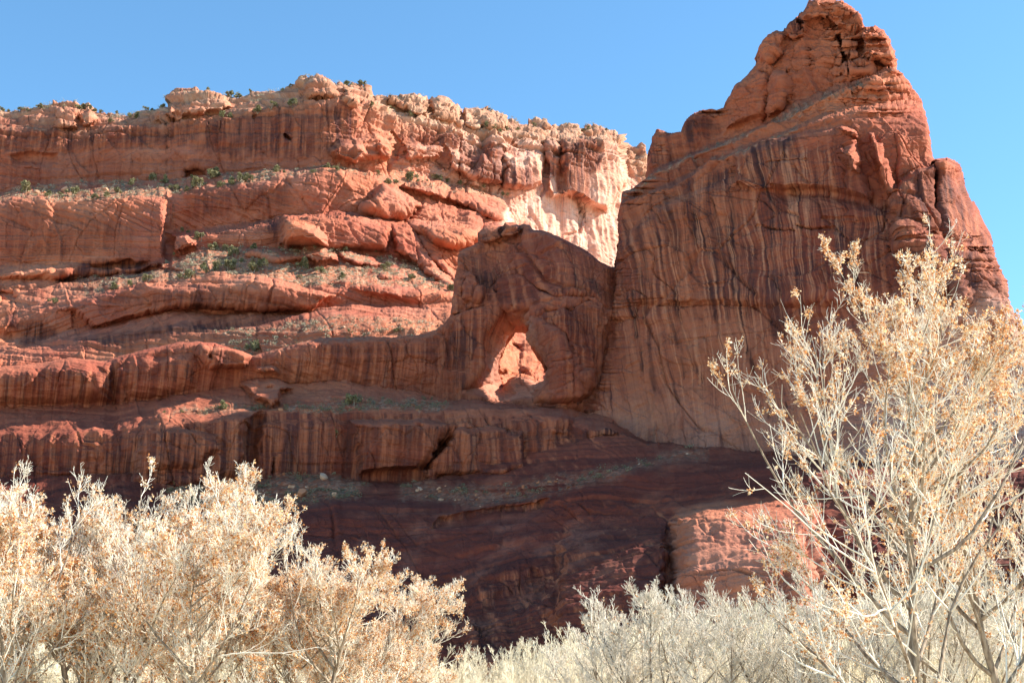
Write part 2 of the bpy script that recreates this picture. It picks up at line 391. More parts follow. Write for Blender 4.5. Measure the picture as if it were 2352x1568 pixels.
DW = {0: [(-170,452),(300,442),(740,430),(800,432),(1000,450),(1300,484),(1425,500),(1432,515),(1640,525)],
      1: [(-170,436),(300,428),(740,416),(800,418),(1000,438),(1300,470),(1425,490),(1440,508),(1640,515)],
      2: [(-170,433),(300,424),(740,411),(800,413),(950,430),(1100,448),(1200,452),(1425,484),(1640,500)],
      3: [(-170,411),(300,404),(380,402),(396,408),(740,399),(800,402),(950,422),(1100,440),(1200,447),(1425,480),(1640,490)],
      4: [(-170,406),(300,400),(384,398),(398,405),(740,395),(900,406),(1100,420),(1200,443),(1425,477),(1640,485)],
      5: [(-170,400),(300,396),(384,394),(398,400),(740,388),(900,398),(1100,412),(1200,438),(1425,470),(1640,480)],
      6: [(-170,399),(300,396),(400,392),(740,384),(900,388),(1100,396),(1250,410),(1640,440)],
      7: [(-170,377),(300,374),(400,366),(740,358),(900,366),(1100,375),(1250,385),(1640,420)],
      8: [(-170,373),(300,370),(400,363),(740,355),(900,360),(1100,365),(1250,365),(1640,400)],
      9: [(-170,358),(300,356),(740,342),(900,344),(1100,345),(1250,345),(1640,380)],
      10: [(-170,352),(300,350),(740,330),(900,332),(1100,332),(1250,330),(1640,360)]}
top = crv(xs, W[0]) + 2.2*fbm2(xs/14, xs*0+.5, 3, 5) - 3.0*np.maximum(0, vn2(xs/7, xs*0+.5, 6)-.1)
BOT = 985.0
nr = int((BOT-180)/STEP)
tt = np.linspace(0, 1, nr)[:, None]
PX = np.broadcast_to(xs[None, :], (nr, len(xs))).copy()
PY = top[None, :] + tt*(BOT-top[None, :])
cur = []
for k in range(11):
    yk = crv(xs, W[k]) if k else top
    if k in (3, 7): yk = yk + jit(6.0, 45, k)+2*jit(1, 9, k)
    elif k: yk = yk + jit(5.0, 50, k)+jit(1.2, 10, k)
    cur.append((yk, crv(xs, DW[k])))
cur.append((np.full(len(xs), BOT), crv(xs, DW[10])-22))
bz = lambda k, a: a*np.clip(.75+.9*fbm2(xs/120, xs*0+k*3.3, 3, 200+k), .1, 1.8)
D = layered(PX, PY, cur, {1: bz(1, 1.6), 3: bz(3, 4.0)*(.35+.65*(xs > 392)), 5: bz(5, 4.5), 7: bz(7, 4.5), 8: bz(8, 2.5), 9: bz(9, 2)})
D = smooth2(D, 2)
F = Feat()
F.lump('A', [(-1900,560),(-700,470),(50,520),(225,580),(205,650),(225,760),(260,840),(235,940),(215,1040),(235,1400),(200,1800),(-1900,1900)], -5, 22, True, (700, 590))
F.lump('A', [(225,950),(290,925),(420,960),(560,1080),(570,1140),(480,1165),(330,1210),(235,1190)], -7, 12)
F.crack('A', [(290,945),(420,1010),(560,1130)], 1.6, 2.5)
F.lump('A', [(1530,830),(1580,765),(1700,790),(1850,870),(1980,930),(2070,1030),(2095,1130),(1500,1120)], -10, 18)
F.lump('B', [(-500,480),(0,460),(150,455),(400,490),(700,580),(790,640),(790,700),(740,800),(715,870),(730,905),(0,900),(-500,860)], -7, 22)
F.lump('B', [(460,460),(480,360),(660,110),(700,90),(820,120),(930,190),(1100,300),(1150,350),(1000,480),(925,540),(680,540)], -12, 24)
F.lump('B', [(860,110),(1200,70),(1450,150),(1500,170),(1700,240),(1950,400),(2060,520),(1960,525),(1720,410),(1450,300),(1250,250),(1000,180)], -8, 9)
F.crack('B', [(1500,170),(1455,220),(1445,300)], 3, 2.5)
F.lump('B', [(925,560),(1150,330),(1450,330),(1700,420),(1800,500),(1850,600),(1800,780),(1500,860),(1330,860),(1100,700)], -7, 20)
F.lump('B', [(1100,590),(1370,550),(1600,600),(1800,720),(1720,820),(1500,870),(1300,780)], -6, 14)
F.lump('B', [(790,610),(950,600),(1060,680),(1160,860),(1250,1000),(1520,1280),(1450,1320),(1100,1080),(850,900),(800,760)], -7, 11)
F.lump('B', [(1110,700),(1280,790),(1330,950),(1540,1180),(1530,1270),(1250,1000),(1150,850)], -4, 9)
F.lump('B', [(130,910),(300,900),(550,960),(700,1050),(560,1090),(450,1080),(200,1000)], -5, 9)
F.lump('B', [(-300,830),(0,840),(130,920),(170,1010),(0,1040),(-300,960)], -4, 9)
F.lump('A', [(1110,1240),(1200,1150),(1320,1130),(1500,1170),(1800,1210),(2000,1150),(2200,1230),(2230,1330),(1800,1300),(1500,1330),(1300,1280)], -6, 12)
F.lump('4', [(360,180),(480,130),(620,85),(880,50),(1050,90),(1250,130),(1200,160),(950,190),(830,180),(700,260),(500,270),(380,240)], 5, 14, False)
F.lump('4', [(0,260),(90,265),(130,320),(110,370),(0,375),(-60,300)], 5, 8)
F.lump('4', [(360,420),(640,300),(850,250),(980,215),(1160,260),(1500,230),(1700,170),(2100,260),(2250,300),(2100,420),(1600,400),(1200,380),(1000,430),(650,530),(560,470),(480,400)], -7, 14)
F.lump('1', [(40,700),(200,680),(390,690),(410,760),(320,780),(100,770)], 3, 12, False)
F.lump('1', [(1215,870),(1240,795),(1310,785),(1390,800),(1420,870)], 5, 6, False)
F.lump('1', [(1890,600),(1900,560),(1980,580),(1970,630)], 4, 6, False)
F.lump('1', [(2200,680),(2280,600),(2352,610),(2460,640),(2500,700),(2400,780),(2250,730)], -7, 14)
F.lump('1', [(1110,330),(1150,290),(1300,270),(1500,310),(1560,380),(1480,410),(1300,450),(1030,480),(1040,400)], -7, 14)
F.lump('1', [(370,400),(420,360),(560,390),(560,440),(520,440),(530,520),(400,520)], -6, 10)
F.lump('1', [(530,440),(600,390),(650,420),(640,500),(540,510)], -6, 9)
F.lump('1', [(2060,330),(2040,240),(2110,190),(2200,200),(2250,240),(2255,320),(2160,330)], -7, 12)
F.lump('2', [(385,345),(390,320),(600,308),(690,325),(698,450),(600,430),(500,380)], -7, 9)
F.lump('2', [(705,350),(770,335),(900,390),(920,500),(820,470),(720,440)], -6, 9)
F.lump('2', [(920,400),(1040,400),(1200,450),(1240,520),(1120,530),(1000,520),(920,480)], -6, 9)
F.lump('2', [(125,330),(150,255),(240,350),(180,375)], -5, 6)
F.lump('2', [(1590,620),(1800,600),(1990,640),(2050,880),(1980,960),(1900,1100),(1800,1060),(1700,1000),(1590,980)], -9, 18)
F.lump('2', [(1490,620),(1570,640),(1590,980),(1520,1000),(1490,930)], -5, 8)
F.lump('2', [(1190,690),(1440,700),(1480,760),(1480,900),(1400,940),(1200,930)], -7, 14)
F.lump('2', [(520,620),(700,640),(820,640),(790,740),(540,730)], -5, 10)
F.lump('2', [(350,640),(370,610),(430,660),(440,720),(380,720)], -4, 6)
F.lump('2', [(180,600),(330,560),(470,620),(460,740),(200,740)], -5, 12)
F.lump('2', [(830,640),(990,720),(1180,640),(1190,900),(1050,900),(900,830),(830,760)], -6, 12)
for L in ([(1480,620),(1485,800),(1480,940),(1440,1000)], [(1590,640),(1600,900),(1640,980)], [(910,560),(900,700),(905,830)], [(1200,700),(1225,780),(1180,930),(1160,960)],
          [(815,650),(800,740),(790,790)], [(1690,1000),(1740,1100),(1700,1230),(1640,1240)], [(450,560),(500,620),(470,740)]): F.crack('2', L, 2.4, 6)
for L in ([(1740,640),(1710,800)], [(1780,700),(1770,770)], [(1700,420),(1720,560)], [(780,550),(770,640)], [(655,560),(680,700)]): F.crack('1', L, 1.6, 3)
F.crack('A', [(1850,340),(1820,470),(1800,560)], 3, 3)
for L in ([(1190,560),(1160,640),(1190,700)], [(1260,600),(1300,680)]): F.crack('2', L, 2.5, 4)
F.lump('C', [(990,740),(1060,715),(1170,760),(1150,840),(1060,830)], 3.5, 8)
F.lump('C', [(860,860),(960,890),(1060,960),(1080,1010),(900,1020)], -2.5, 9)
F.lump('C', [(1120,840),(1240,790),(1370,840),(1300,940),(1250,1060),(1140,1000)], -2.5, 16)
F.lump('C', [(900,1030),(1000,1005),(1150,1040),(1300,1100),(1380,1130),(1380,1300),(900,1300)], -7, 12)
F.lump('C', [(1320,1010),(1330,930),(1390,880),(1440,980),(1420,1100),(1330,1100)], 5, 10)
F.lump('B', [(170,1180),(600,1230),(960,1400),(900,1470),(400,1380),(0,1250)], -3, 14)
F.lump('B', [(640,1160),(900,1180),(920,1220),(650,1240)], -2.5, 6)
D = F.apply(PX, PY, D); D = smooth2(D, 1)
X, Y, Z = unproj(PX, PY, D); P = np.stack([X, Y, Z], -1)
y = lambda k: cur[k][0][None, :]
face2 = sstep(y(3)-4, y(3)+10, PY)
rim = 1-sstep(y(1)-4, y(1)+22, PY)
rimr = sstep(760, 900, PX)
rgh = fbm2(PX/90, PY/50, 2, 66)
WH = sstep(1080, 1230, PX)*sstep(y(1)+25, y(1)+70, PY)*(1-sstep(620, 700, PY))
capz = 1-sstep(y(1)-2, y(1)+30, PY+12*fbm2(PX/30, PY/30, 3, 67))
P, nrm, H = displace(P, PX, PY, (.78+.05*rim+.12*rimr*(1-face2)+.25*rgh)*(1-.55*WH)*(1-.38*capz), .25+.25*(1-face2)+.4*rimr*sstep(y(1), y(1)+20, PY)+.3*WH, (.20+.32*face2+.10*rgh)*(1-.7*WH), tilt=.42, seed=11,
                     block=(.4+.85*capz+.6*rimr*(1-face2))*(1-.7*WH), beds=np.clip(1.25*capz+.25*rimr*(1-face2)+.28*(1-face2)+.14, 0, 1.35)*(1-.85*WH))
n2 = grid_normals(P)
up = smooth2(n2[..., 2], 3)
bench1 = sstep(y(2)-6, y(2)+2, PY)*(1-sstep(y(3)-2, y(3)+8, PY))*(1-sstep(1160, 1200, PX))
bench2 = sstep(y(6)-4, y(6)+6, PY)*(1-sstep(y(7)-6, y(7)+4, PY))*sstep(110, 260, PX)*(1-sstep(1040, 1080, PX))
bench3 = sstep(y(9)+0, y(9)+15, PY)*sstep(430, 520, PX)*(1-sstep(1040, 1100, PX))
capb = sstep(y(1)-24, y(1)-10, PY)*(1-sstep(y(1), y(1)+6, PY))*(.5)
soil = np.clip((bench1+bench2*1.0+bench3*.7+capb)*sstep(.45, .62, up+.35*fbm2(PX/16, PY/6, 4, 71)), 0, 1)
pink = sstep(780, 1120, PX+ (PY-450)*.3)*(1-sstep(y(2)-6, y(2)+8, PY)*(1-sstep(1150, 1190, PX)))*(1-sstep(y(2)+40, y(2)+70, PY))*sstep(y(1)-10, y(1)+20, PY)*.75
pink = np.clip(pink + .85*sstep(0, 14, poly_sdf(PX, PY, zt('2', [(1150,1100),(1250,1030),(1380,980),(2100,900),(2100,1600),(1200,1500),(1150,1200)]))), 0, 1)*(1-sstep(640, 700, PY))
pink = np.maximum(pink, .11+.06*(1-face2)*(1-capz)+.1*fbm2(PX/70, PY/30, 3, 79)).clip(0, 1)
pale = .9*np.clip((1-sstep(6, 24, PY-top[None, :]+9*fbm2(PX/25, PY/12, 3, 80)))*.8+rim*(.35+.5*rimr)+.25*(1-sstep(y(1)+5, y(1)+50, PY+10*fbm2(PX/20, PY/20, 3, 77))), 0, 1)*(.55+.45*sstep(-.2, .3, fbm2(PX/40, PY/10, 3, 78)+.5*rimr))
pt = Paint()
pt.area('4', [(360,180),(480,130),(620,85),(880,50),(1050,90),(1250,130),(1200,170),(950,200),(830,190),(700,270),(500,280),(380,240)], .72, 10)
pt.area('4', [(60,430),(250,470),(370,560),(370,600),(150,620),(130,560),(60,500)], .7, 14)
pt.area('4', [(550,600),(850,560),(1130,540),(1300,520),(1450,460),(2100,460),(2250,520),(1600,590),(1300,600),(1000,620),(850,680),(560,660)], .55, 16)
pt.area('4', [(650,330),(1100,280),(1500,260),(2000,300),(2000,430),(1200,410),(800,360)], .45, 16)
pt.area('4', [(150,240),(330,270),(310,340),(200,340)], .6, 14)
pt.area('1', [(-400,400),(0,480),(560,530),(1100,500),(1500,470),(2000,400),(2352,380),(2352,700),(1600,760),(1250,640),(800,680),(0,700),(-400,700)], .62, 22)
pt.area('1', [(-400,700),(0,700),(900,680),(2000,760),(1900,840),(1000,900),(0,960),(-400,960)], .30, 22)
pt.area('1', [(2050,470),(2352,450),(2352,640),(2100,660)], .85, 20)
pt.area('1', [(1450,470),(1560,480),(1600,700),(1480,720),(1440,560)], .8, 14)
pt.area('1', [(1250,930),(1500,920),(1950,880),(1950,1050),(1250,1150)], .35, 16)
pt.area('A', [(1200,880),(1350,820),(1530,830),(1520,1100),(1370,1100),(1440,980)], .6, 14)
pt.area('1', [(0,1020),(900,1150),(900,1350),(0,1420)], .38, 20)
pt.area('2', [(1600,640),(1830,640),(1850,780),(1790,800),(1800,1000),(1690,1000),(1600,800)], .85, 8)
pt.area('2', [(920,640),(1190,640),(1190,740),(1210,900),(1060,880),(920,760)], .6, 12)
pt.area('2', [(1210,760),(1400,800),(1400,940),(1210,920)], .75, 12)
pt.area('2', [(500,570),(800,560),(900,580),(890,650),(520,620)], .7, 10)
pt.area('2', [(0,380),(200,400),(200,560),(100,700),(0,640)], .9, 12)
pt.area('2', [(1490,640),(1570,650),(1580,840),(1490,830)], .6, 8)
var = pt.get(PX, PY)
ra = 8
# plateau running back from the rim
def plateau(V, F, at):
    nc = len(xs); base = V[:nc]; rows = [V]; n0 = len(V)
    faces = [F]
    prev = np.arange(nc)
    for i, (dy, dz) in enumerate(((2, .3), (9, 1.0), (30, -2), (140, -6))):
        q = base.copy(); q[:, 1] += dy; q[:, 2] = (base[:, 2]+dz if i < 2 else np.convolve(np.pad(base[:, 2], 30, mode='edge'), np.ones(61)/61, 'valid')+dz-6*(i-1))
        idx = np.arange(nc)+n0; rows.append(q); n0 += nc
        faces.append(np.stack([idx[:-1], prev[:-1], prev[1:], idx[1:]], -1)); prev = idx
    at = {k: np.concatenate([v]+[v[:nc]]*4) for k, v in at.items()}
    return np.concatenate(rows), np.concatenate(faces), at
# far end of the wall: nothing visible, hidden by the butte
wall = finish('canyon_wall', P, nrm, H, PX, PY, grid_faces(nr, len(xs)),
              dict(var=var, stk=var*0, pink=pink, pale=pale, soil=soil, sc=P[..., 0]+.35*P[..., 1], zz=P[..., 2], bed=H, shade_wash=var*0, stf=np.clip(.25*(1-face2)+.8*WH, 0, 1)), RED, plateau)
tag(wall, 'long stepped red sandstone canyon wall with a pale rim behind the arch', 'cliff', kind='structure')
WALL_P, WALL_SOIL, PX_W = P, soil, PX
print('wall', time.time()-T0)

# ================================================================ relief bodies with a free outline
def body(name, x0, x1, y0, y1, outline, holes, Dfun, attrfun, disp, skirt=8.0, edge=(14, 5.0), rag=2.0, back=None, step=STEP):
    gx = np.arange(x0, x1, step); gy = np.arange(y0, y1, step)
    # signed distance on a coarse grid, then interpolated
    cx, cy = gx[::3], gy[::3]
    cx = np.append(cx, gx[-1]+step*3); cy = np.append(cy, gy[-1]+step*3)
    QX, QY = np.meshgrid(cx, cy)
    S = poly_sdf(QX, QY, np.array(outline, float)).astype(np.float32)
    for h in holes: S = np.minimum(S, -poly_sdf(QX, QY, np.array(h, float)))
    def up_(S):
        A = np.stack([np.interp(gx, cx, r) for r in S]); return np.stack([np.interp(gy, cy, A[:, i]) for i in range(A.shape[1])], 1)
    S = up_(S)
    PX, PY = np.meshgrid(gx, gy); PX = PX.astype(float); PY = PY.astype(float)
    S = S + rag*(fbm2(PX/13, PY/13, 3, 31)+.25*vn2(PX/4, PY/4, 32))
    keep_v = S > -step*.75
    gyS, gxS = np.gradient(S, step); g = np.hypot(gxS, gyS)+1e-3
    out = (S < step*.25)
    PX = np.where(out, PX - S*gxS/g**2*1.0, PX); PY = np.where(out, PY - S*gyS/g**2*1.0, PY)
    S0 = np.maximum(S, 0)
    D = Dfun(PX, PY, S0)
    t = np.clip(S0/edge[0], 0, 1); D = D + edge[1]*(1-np.sqrt(1-(1-t)**2))
    D = smooth2(D, 1)
    X, Y, Z = unproj(PX, PY, D); P = np.stack([X, Y, Z], -1)
    rough, flute, strata, tilt, seed, block, beds = disp(PX, PY)
    damp = .25+.75*np.clip(S0/8, 0, 1)
    if back is not None:   # the thin flanks of the butte are smooth
        q_ = np.interp(PY[:, 0], rox[:, 0], rox[:, 1])[:, None]-PX; fl = .12+.88*sstep(10, 190, q_); flute = flute*(.5+.5*fl); strata = strata*fl; beds = beds*fl; block = block*(.5+.5*fl)
    P, n, H = displace(P, PX, PY, rough*damp, flute*damp, strata*damp, tilt, seed, block*damp, beds*damp)
    at = attrfun(PX, PY, P, S0, H)
    at = dict(at, shade_wash=at.get('shade_wash', S0*0), stf=at.get('stf', S0*0), sc=at.get('sc', P[..., 0]+.35*P[..., 1]), zz=P[..., 2], bed=H)
    k = keep_v[:-1, :-1] & keep_v[1:, :-1] & keep_v[:-1, 1:] & keep_v[1:, 1:]
    F = grid_faces(len(gy), len(gx), k)
    # boundary edges -> skirt going back
    E = np.concatenate([F[:, [0, 1]], F[:, [1, 2]], F[:, [2, 3]], F[:, [3, 0]]])
    key = np.sort(E, 1); code = key[:, 0].astype(np.int64)*(len(gx)*len(gy)+1)+key[:, 1]
    u, inv, cnt = np.unique(code, return_inverse=True, return_counts=True)
    B = E[cnt[inv] == 1]
    V = P.reshape(-1, 3); at = {a: np.asarray(b, np.float32).ravel() for a, b in at.items()}
    used = np.unique(B); n0 = len(V); mp = -np.ones(len(V), np.int64); mp[used] = np.arange(len(used))
    if back is None:
        Q1 = V[used].copy(); Q1[:, 1] += skirt*.5+1.2*vn3(Q1[:, 0]/4, Q1[:, 1]/4, Q1[:, 2]/4, 5)
        Q2 = V[used].copy(); Q2[:, 1] += skirt
        Q2[:, 2] -= .2
        i1 = n0+mp; i2 = n0+len(used)+mp
        F1 = np.stack([B[:, 1], B[:, 0], i1[B[:, 0]], i1[B[:, 1]]], -1)
        F2 = np.stack([i1[B[:, 1]], i1[B[:, 0]], i2[B[:, 0]], i2[B[:, 1]]], -1)
        V = np.concatenate([V, Q1, Q2]); F = np.concatenate([F, F1, F2])
        at = {a: np.concatenate([b, b[used], b[used]]) for a, b in at.items()}
    else:
        Q = P.copy(); tb = back*np.sqrt(np.clip(S0/60, 0, 1)); Q[..., 1] += tb + 2
        Q = Q.reshape(-1, 3); allv = np.arange(len(V))
        Fb = F[:, ::-1]+n0
        F1 = np.stack([B[:, 1], B[:, 0], n0+B[:, 0], n0+B[:, 1]], -1)
        V = np.concatenate([V, Q]); F = np.concatenate([F, Fb, F1])
        at = {a: np.concatenate([b, b]) for a, b in at.items()}
    # drop unused vertices
    us = np.unique(F); mp = np.zeros(len(V), np.int64); mp[us] = np.arange(len(us))
    V = V[us]; F = mp[F]; at = {a: b[us] for a, b in at.items()}
    me = np_mesh(name, V, F)
    for a, b in at.items(): add_attr(me, a, b)
    return link(name, me, RED), P, keep_v, gx, gy

# ================================================================ front ledges and the arch fin
lip = [(-170,852),(0,842),(85,833),(164,819),(239,829),(290,814),(345,800),(410,787),(455,784),(470,786),(490,787),(525,796),(560,808),(580,818),(600,812),(640,800),(700,785),(740,778),(800,776),(850,774),(900,776),(968,768),(1000,757),(1020,742),(1035,724)]
fin = [(1037,700),(1042,670),(1044,640),(1052,612),(1050,590),(1056,576),(1080,566),(1098,556),(1096,536),(1110,525),(1130,517),(1153,519),(1156,511),(1180,510),(1195,520),(1198,515),(1215,517),(1224,528),(1250,530),(1280,542),(1310,556),(1340,572),(1358,583),(1378,600),(1400,612),(1430,618),(1480,640)]
OUTL = [(XL-30,870)]+lip+fin+[(1600,760),(1800,800),(2100,830),(2300,915),(2480,1010),(2790,1150),(2790,1640),(XL-30,1640)]
THOLE = zt('C', [(1075,530),(1150,528),(1222,545),(1235,610),(1270,690),(1300,750),(1350,830),(1385,900),(1430,960),(1415,1010),(1400,1080),(1370,1115),(1290,1140),(1210,1090),(1080,1060),(1000,1090),(960,1150),(945,1180),(900,1050),(870,990),(875,900),(890,830),(960,690),(1030,600),(1065,545)])
FHOLE = zt('C', [(870,440),(930,340),(990,330),(1080,345),(1130,335),(1190,335),(1260,345),(1275,390),(1340,480),(1360,620),(1400,800),(1440,960),(1450,1100),(1400,1180),(1280,1320),(970,1340),(820,1330),(560,1250),(500,1200),(680,1040),(740,950),(720,860),(720,700),(740,600),(790,520)])
G = {1: [(-170,935),(0,930),(150,930),(300,926),(400,910),(450,900),(600,884),(800,880),(950,900),(1030,925),(1150,930),(1300,945),(1400,960),(1480,1000),(2480,1060)],
     2: [(-170,1003),(0,995),(250,987),(330,978),(365,952),(400,946),(450,941),(600,935),(700,936),(800,928),(1000,937),(1150,941),(1250,948),(1300,962),(1400,985),(1480,1020),(2480,1080)],
     3: [(-170,1100),(0,1095),(300,1090),(400,1085),(560,1098),(640,1092),(740,1085),(820,1092),(950,1100),(1060,1092),(1120,1075),(1200,1050),(1330,1010),(1400,1000),(1600,1028),(2480,1090)],
     4: [(-170,1200),(0,1190),(400,1150),(560,1168),(700,1160),(800,1150),(900,1155),(1000,1168),(1100,1160),(1200,1140),(1300,1110),(1400,1080),(1600,1060),(2480,1110)],
     5: [(-170,1260),(400,1220),(700,1230),(1000,1260),(1300,1200),(1600,1130),(2480,1180)],
     6: [(-170,1400),(700,1400),(1000,1450),(1300,1400),(1600,1300),(2480,1300)],
     7: [(-170,1640),(2480,1640)]}
DG = {0: [(-170,322),(400,314),(1000,307),(1150,304),(1290,287),(1400,289),(1480,294),(1600,302),(1900,290),(2480,270)],
      1: [(-170,319),(400,311),(1000,304),(1150,301),(1290,284),(1400,286),(1480,287),(1600,288),(1900,266),(2480,240)],
      2: [(-170,303),(330,296),(400,297),(1000,291),(1150,287),(1290,275),(1400,273),(1480,273),(1600,268),(1900,248),(2150,233),(2480,217)],
      3: [(-170,299),(400,293),(1000,287),(1300,270),(1480,266),(1600,263),(1900,243),(2480,212)],
      4: [(-170,281),(400,278),(1000,267),(1300,256),(1600,248),(1900,232),(2480,202)],
      5: [(-170,272),(400,269),(1000,254),(1300,245),(1600,234),(2480,192)],
      6: [(-170,250),(400,248),(1000,232),(1300,222),(1600,212),(2480,182)],
      7: [(-170,236),(400,234),(1000,216),(1300,206),(1600,198),(2480,172)]}
FF = Feat()
FF.lump('4', [(-300,760),(0,770),(250,740),(480,700),(600,730),(700,830),(745,900),(755,1010),(700,1045),(400,1055),(-300,1060)], -4.5, 44)
FF.lump('4', [(790,800),(900,730),(1300,690),(1340,800),(1320,930),(1000,990),(860,980)], -2.5, 34)
FF.crack('4', [(760,780),(760,880),(770,1000),(740,1200)], 1.6, 16)
FF.lump('4', [(1330,700),(1345,615),(1420,650),(1600,660),(1700,720),(1650,780),(1400,800)], -5, 12)
FF.crack('4', [(1440,640),(1420,690),(1410,720)], 3, 3)
FF.lump('4', [(1700,800),(1780,775),(1850,790),(1870,835),(1760,820)], -5, 8)
FF.lump('4', [(1610,900),(1740,870),(1850,870),(1980,930),(1900,960),(1900,1030),(1830,1050),(1700,1010)], -8, 14)
FF.lump('4', [(960,1190),(1080,1100),(1300,1090),(1600,1060),(1740,1080),(1740,1120),(1680,1240),(1670,1450),(1600,1560),(1200,1580),(880,1560),(930,1250)], -6.5, 34)
FF.lump('4', [(1000,1300),(1100,1180),(1300,1200),(1450,1240),(1500,1340),(1300,1460),(1000,1470)], -2.5, 20)
FF.crack('4', [(1740,1130),(1700,1250),(1690,1420),(1640,1500)], 3, 20)
FF.crack('4', [(1840,1400),(1830,1500)], 2.5, 3)
FF.lump('5', [(150,1130),(700,1130),(850,1180),(640,1480),(220,1520),(160,1300)], -4, 14)
FF.lump('5', [(640,1480),(760,1380),(820,1260),(900,1200),(980,1215),(1280,1200),(1330,1240),(1340,1440),(1200,1500),(760,1500),(720,1560)], -2.5, 10)
FF.lump('5', [(640,1470),(720,1340),(820,1240),(880,1195),(960,1200),(900,1240),(830,1330),(740,1440),(700,1500)], 4.5, 10, False)
FF.lump('5', [(1200,1210),(1290,1185),(1330,1220),(1300,1260),(1210,1240)], 3, 5, False)
FF.lump('E', [(225,620),(300,500),(380,490),(650,440),(800,410),(960,400),(1090,370),(1190,340),(1100,480),(1000,540),(880,590),(640,610),(300,630)], 3.2, 18, False)
FF.lump('E', [(1215,730),(1330,610),(1500,560),(2110,500),(2110,1000),(2080,1900),(1250,1900),(1215,1000)], -8, 26, True, (1190, 1260))
FF.lump('E', [(2110,560),(2150,470),(2350,400),(2700,380),(3300,420),(3300,1900),(2060,1900),(2080,1300),(2110,900)], -10, 60)
FF.lump('E', [(580,1290),(630,1130),(780,1040),(1000,950),(1200,960),(1220,1060),(1160,1200),(1220,1300),(1200,1700),(560,1700)], 1.8, 30, False)
FF.crack('E', [(1050,950),(1090,1120),(1160,1250),(1190,1400)], 1.0, 12)
FF.lump('C', [(540,0),(480,130),(520,200),(540,270),(620,290),(730,270),(740,150),(700,0),(620,-90)], -2.5, 12)
FF.crack('C', [(550,30),(525,130),(530,260)], 2, 3)
FF.crack('C', [(1090,340),(1080,440)], 3, 3)
FF.crack('o', [(1418,640),(1404,740),(1378,850),(1338,940),(1300,1000)], 4, 34)
FF.lump('C', [(1270,440),(1380,480),(1530,560),(1620,740),(1700,950),(1740,1010),(1850,990),(1890,1140),(1800,1260),(1580,1330),(1280,1320),(1290,1150),(1400,1100),(1420,960),(1340,800),(1300,600)], -3.5, 14)
for L in ([(1130,0),(1250,60),(1350,160),(1500,220),(1700,240),(1880,245)], [(1290,420),(1400,430),(1480,370),(1560,350),(1660,385),(1750,300),(1850,270)], [(440,420),(560,400),(680,350),(760,325)]): FF.crack('C', L, 2.5, 5)
FF.lump('o', [(1096,556),(1092,536),(1115,523),(1152,517),(1150,545),(1120,556)], -3, 8)
FF.lump('o', [(1153,540),(1156,508),(1192,518),(1196,530),(1180,545)], -4, 8)
FF.crack('o', [(1153,508),(1151,540)], 3, 3)
FF.crack('o', [(1196,512),(1193,534)], 3, 3)
for L in ([(1560,900),(1700,870),(1800,760)], [(1290,1210),(1500,1200),(1640,1130)], [(1500,900),(1620,890)], [(1540,1060),(1740,1010),(1830,985)]): FF.crack('C', L, 1.6, 3)
GC = {}
def Dfront(PX, PY, S):
    xs_ = PX[PX.shape[0]//2]
    cs = []
    lipy = crv(xs_, lip+[(2480, 760)])
    cs.append((np.minimum(lipy, 500*0+lipy)-400, crv(xs_, DG[0])+0))
    for k in range(1, 8):
        cs.append((crv(xs_, G[k])+5.0*fbm2(xs_/50, xs_*0+k, 4, k+50)+1.5*fbm2(xs_/9, xs_*0+k, 2, k+60), crv(xs_, DG[k])))
    GC['c'] = cs
    bz = lambda k, a: a*np.clip(.75+.9*fbm2(xs_/110, xs_*0+k*3.3, 3, 220+k), .1, 1.8)
    lf = sstep(1050, 960, xs_)
    D = layered(PX, PY, cs, {2: bz(2, 4), 4: bz(4, 3)})
    D = D - (bz(9, 4.5)*lf)*np.sin(np.pi*np.clip((PY-lipy)/(cs[1][0]-lipy+1e-3), 0, 1)**.55)
    D = smooth2(D, 3)
    # above the line of the ledge lip the fin leans back a little
    D = D+.035*np.maximum(0, 720-PY)
    a = np.maximum(poly_sdf(PX, PY, FHOLE), 0); b = np.maximum(-poly_sdf(PX, PY, THOLE), 0)
    t = a/(a+b+1e-3)
    low = sstep(935, 905, PY)
    D = D + np.interp(PX, [1150, 1200, 1240, 1270], [17, 15, 8, 3.5])*np.where(a > 0, t**.8, 0)*low
    return FF.apply(PX, PY, D)
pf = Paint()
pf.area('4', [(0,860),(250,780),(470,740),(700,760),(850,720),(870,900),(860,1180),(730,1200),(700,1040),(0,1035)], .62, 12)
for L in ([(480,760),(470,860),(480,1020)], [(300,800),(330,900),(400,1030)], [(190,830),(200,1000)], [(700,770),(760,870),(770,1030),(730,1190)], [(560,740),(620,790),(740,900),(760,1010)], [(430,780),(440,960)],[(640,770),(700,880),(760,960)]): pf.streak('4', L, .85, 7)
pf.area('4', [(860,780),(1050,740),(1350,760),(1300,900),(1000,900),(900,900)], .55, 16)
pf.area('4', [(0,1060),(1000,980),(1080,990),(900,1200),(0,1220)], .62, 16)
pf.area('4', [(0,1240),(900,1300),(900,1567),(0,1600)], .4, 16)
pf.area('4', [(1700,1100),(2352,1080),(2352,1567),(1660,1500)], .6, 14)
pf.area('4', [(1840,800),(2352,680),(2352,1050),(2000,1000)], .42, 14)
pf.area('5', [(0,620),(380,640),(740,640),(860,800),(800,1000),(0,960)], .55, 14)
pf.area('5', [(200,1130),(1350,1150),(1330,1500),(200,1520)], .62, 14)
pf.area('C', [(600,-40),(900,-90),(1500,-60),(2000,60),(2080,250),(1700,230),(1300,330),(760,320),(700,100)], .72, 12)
pf.area('C', [(240,640),(440,580),(620,560),(720,740),(640,860),(560,1200),(320,1260),(300,900)], .78, 12)
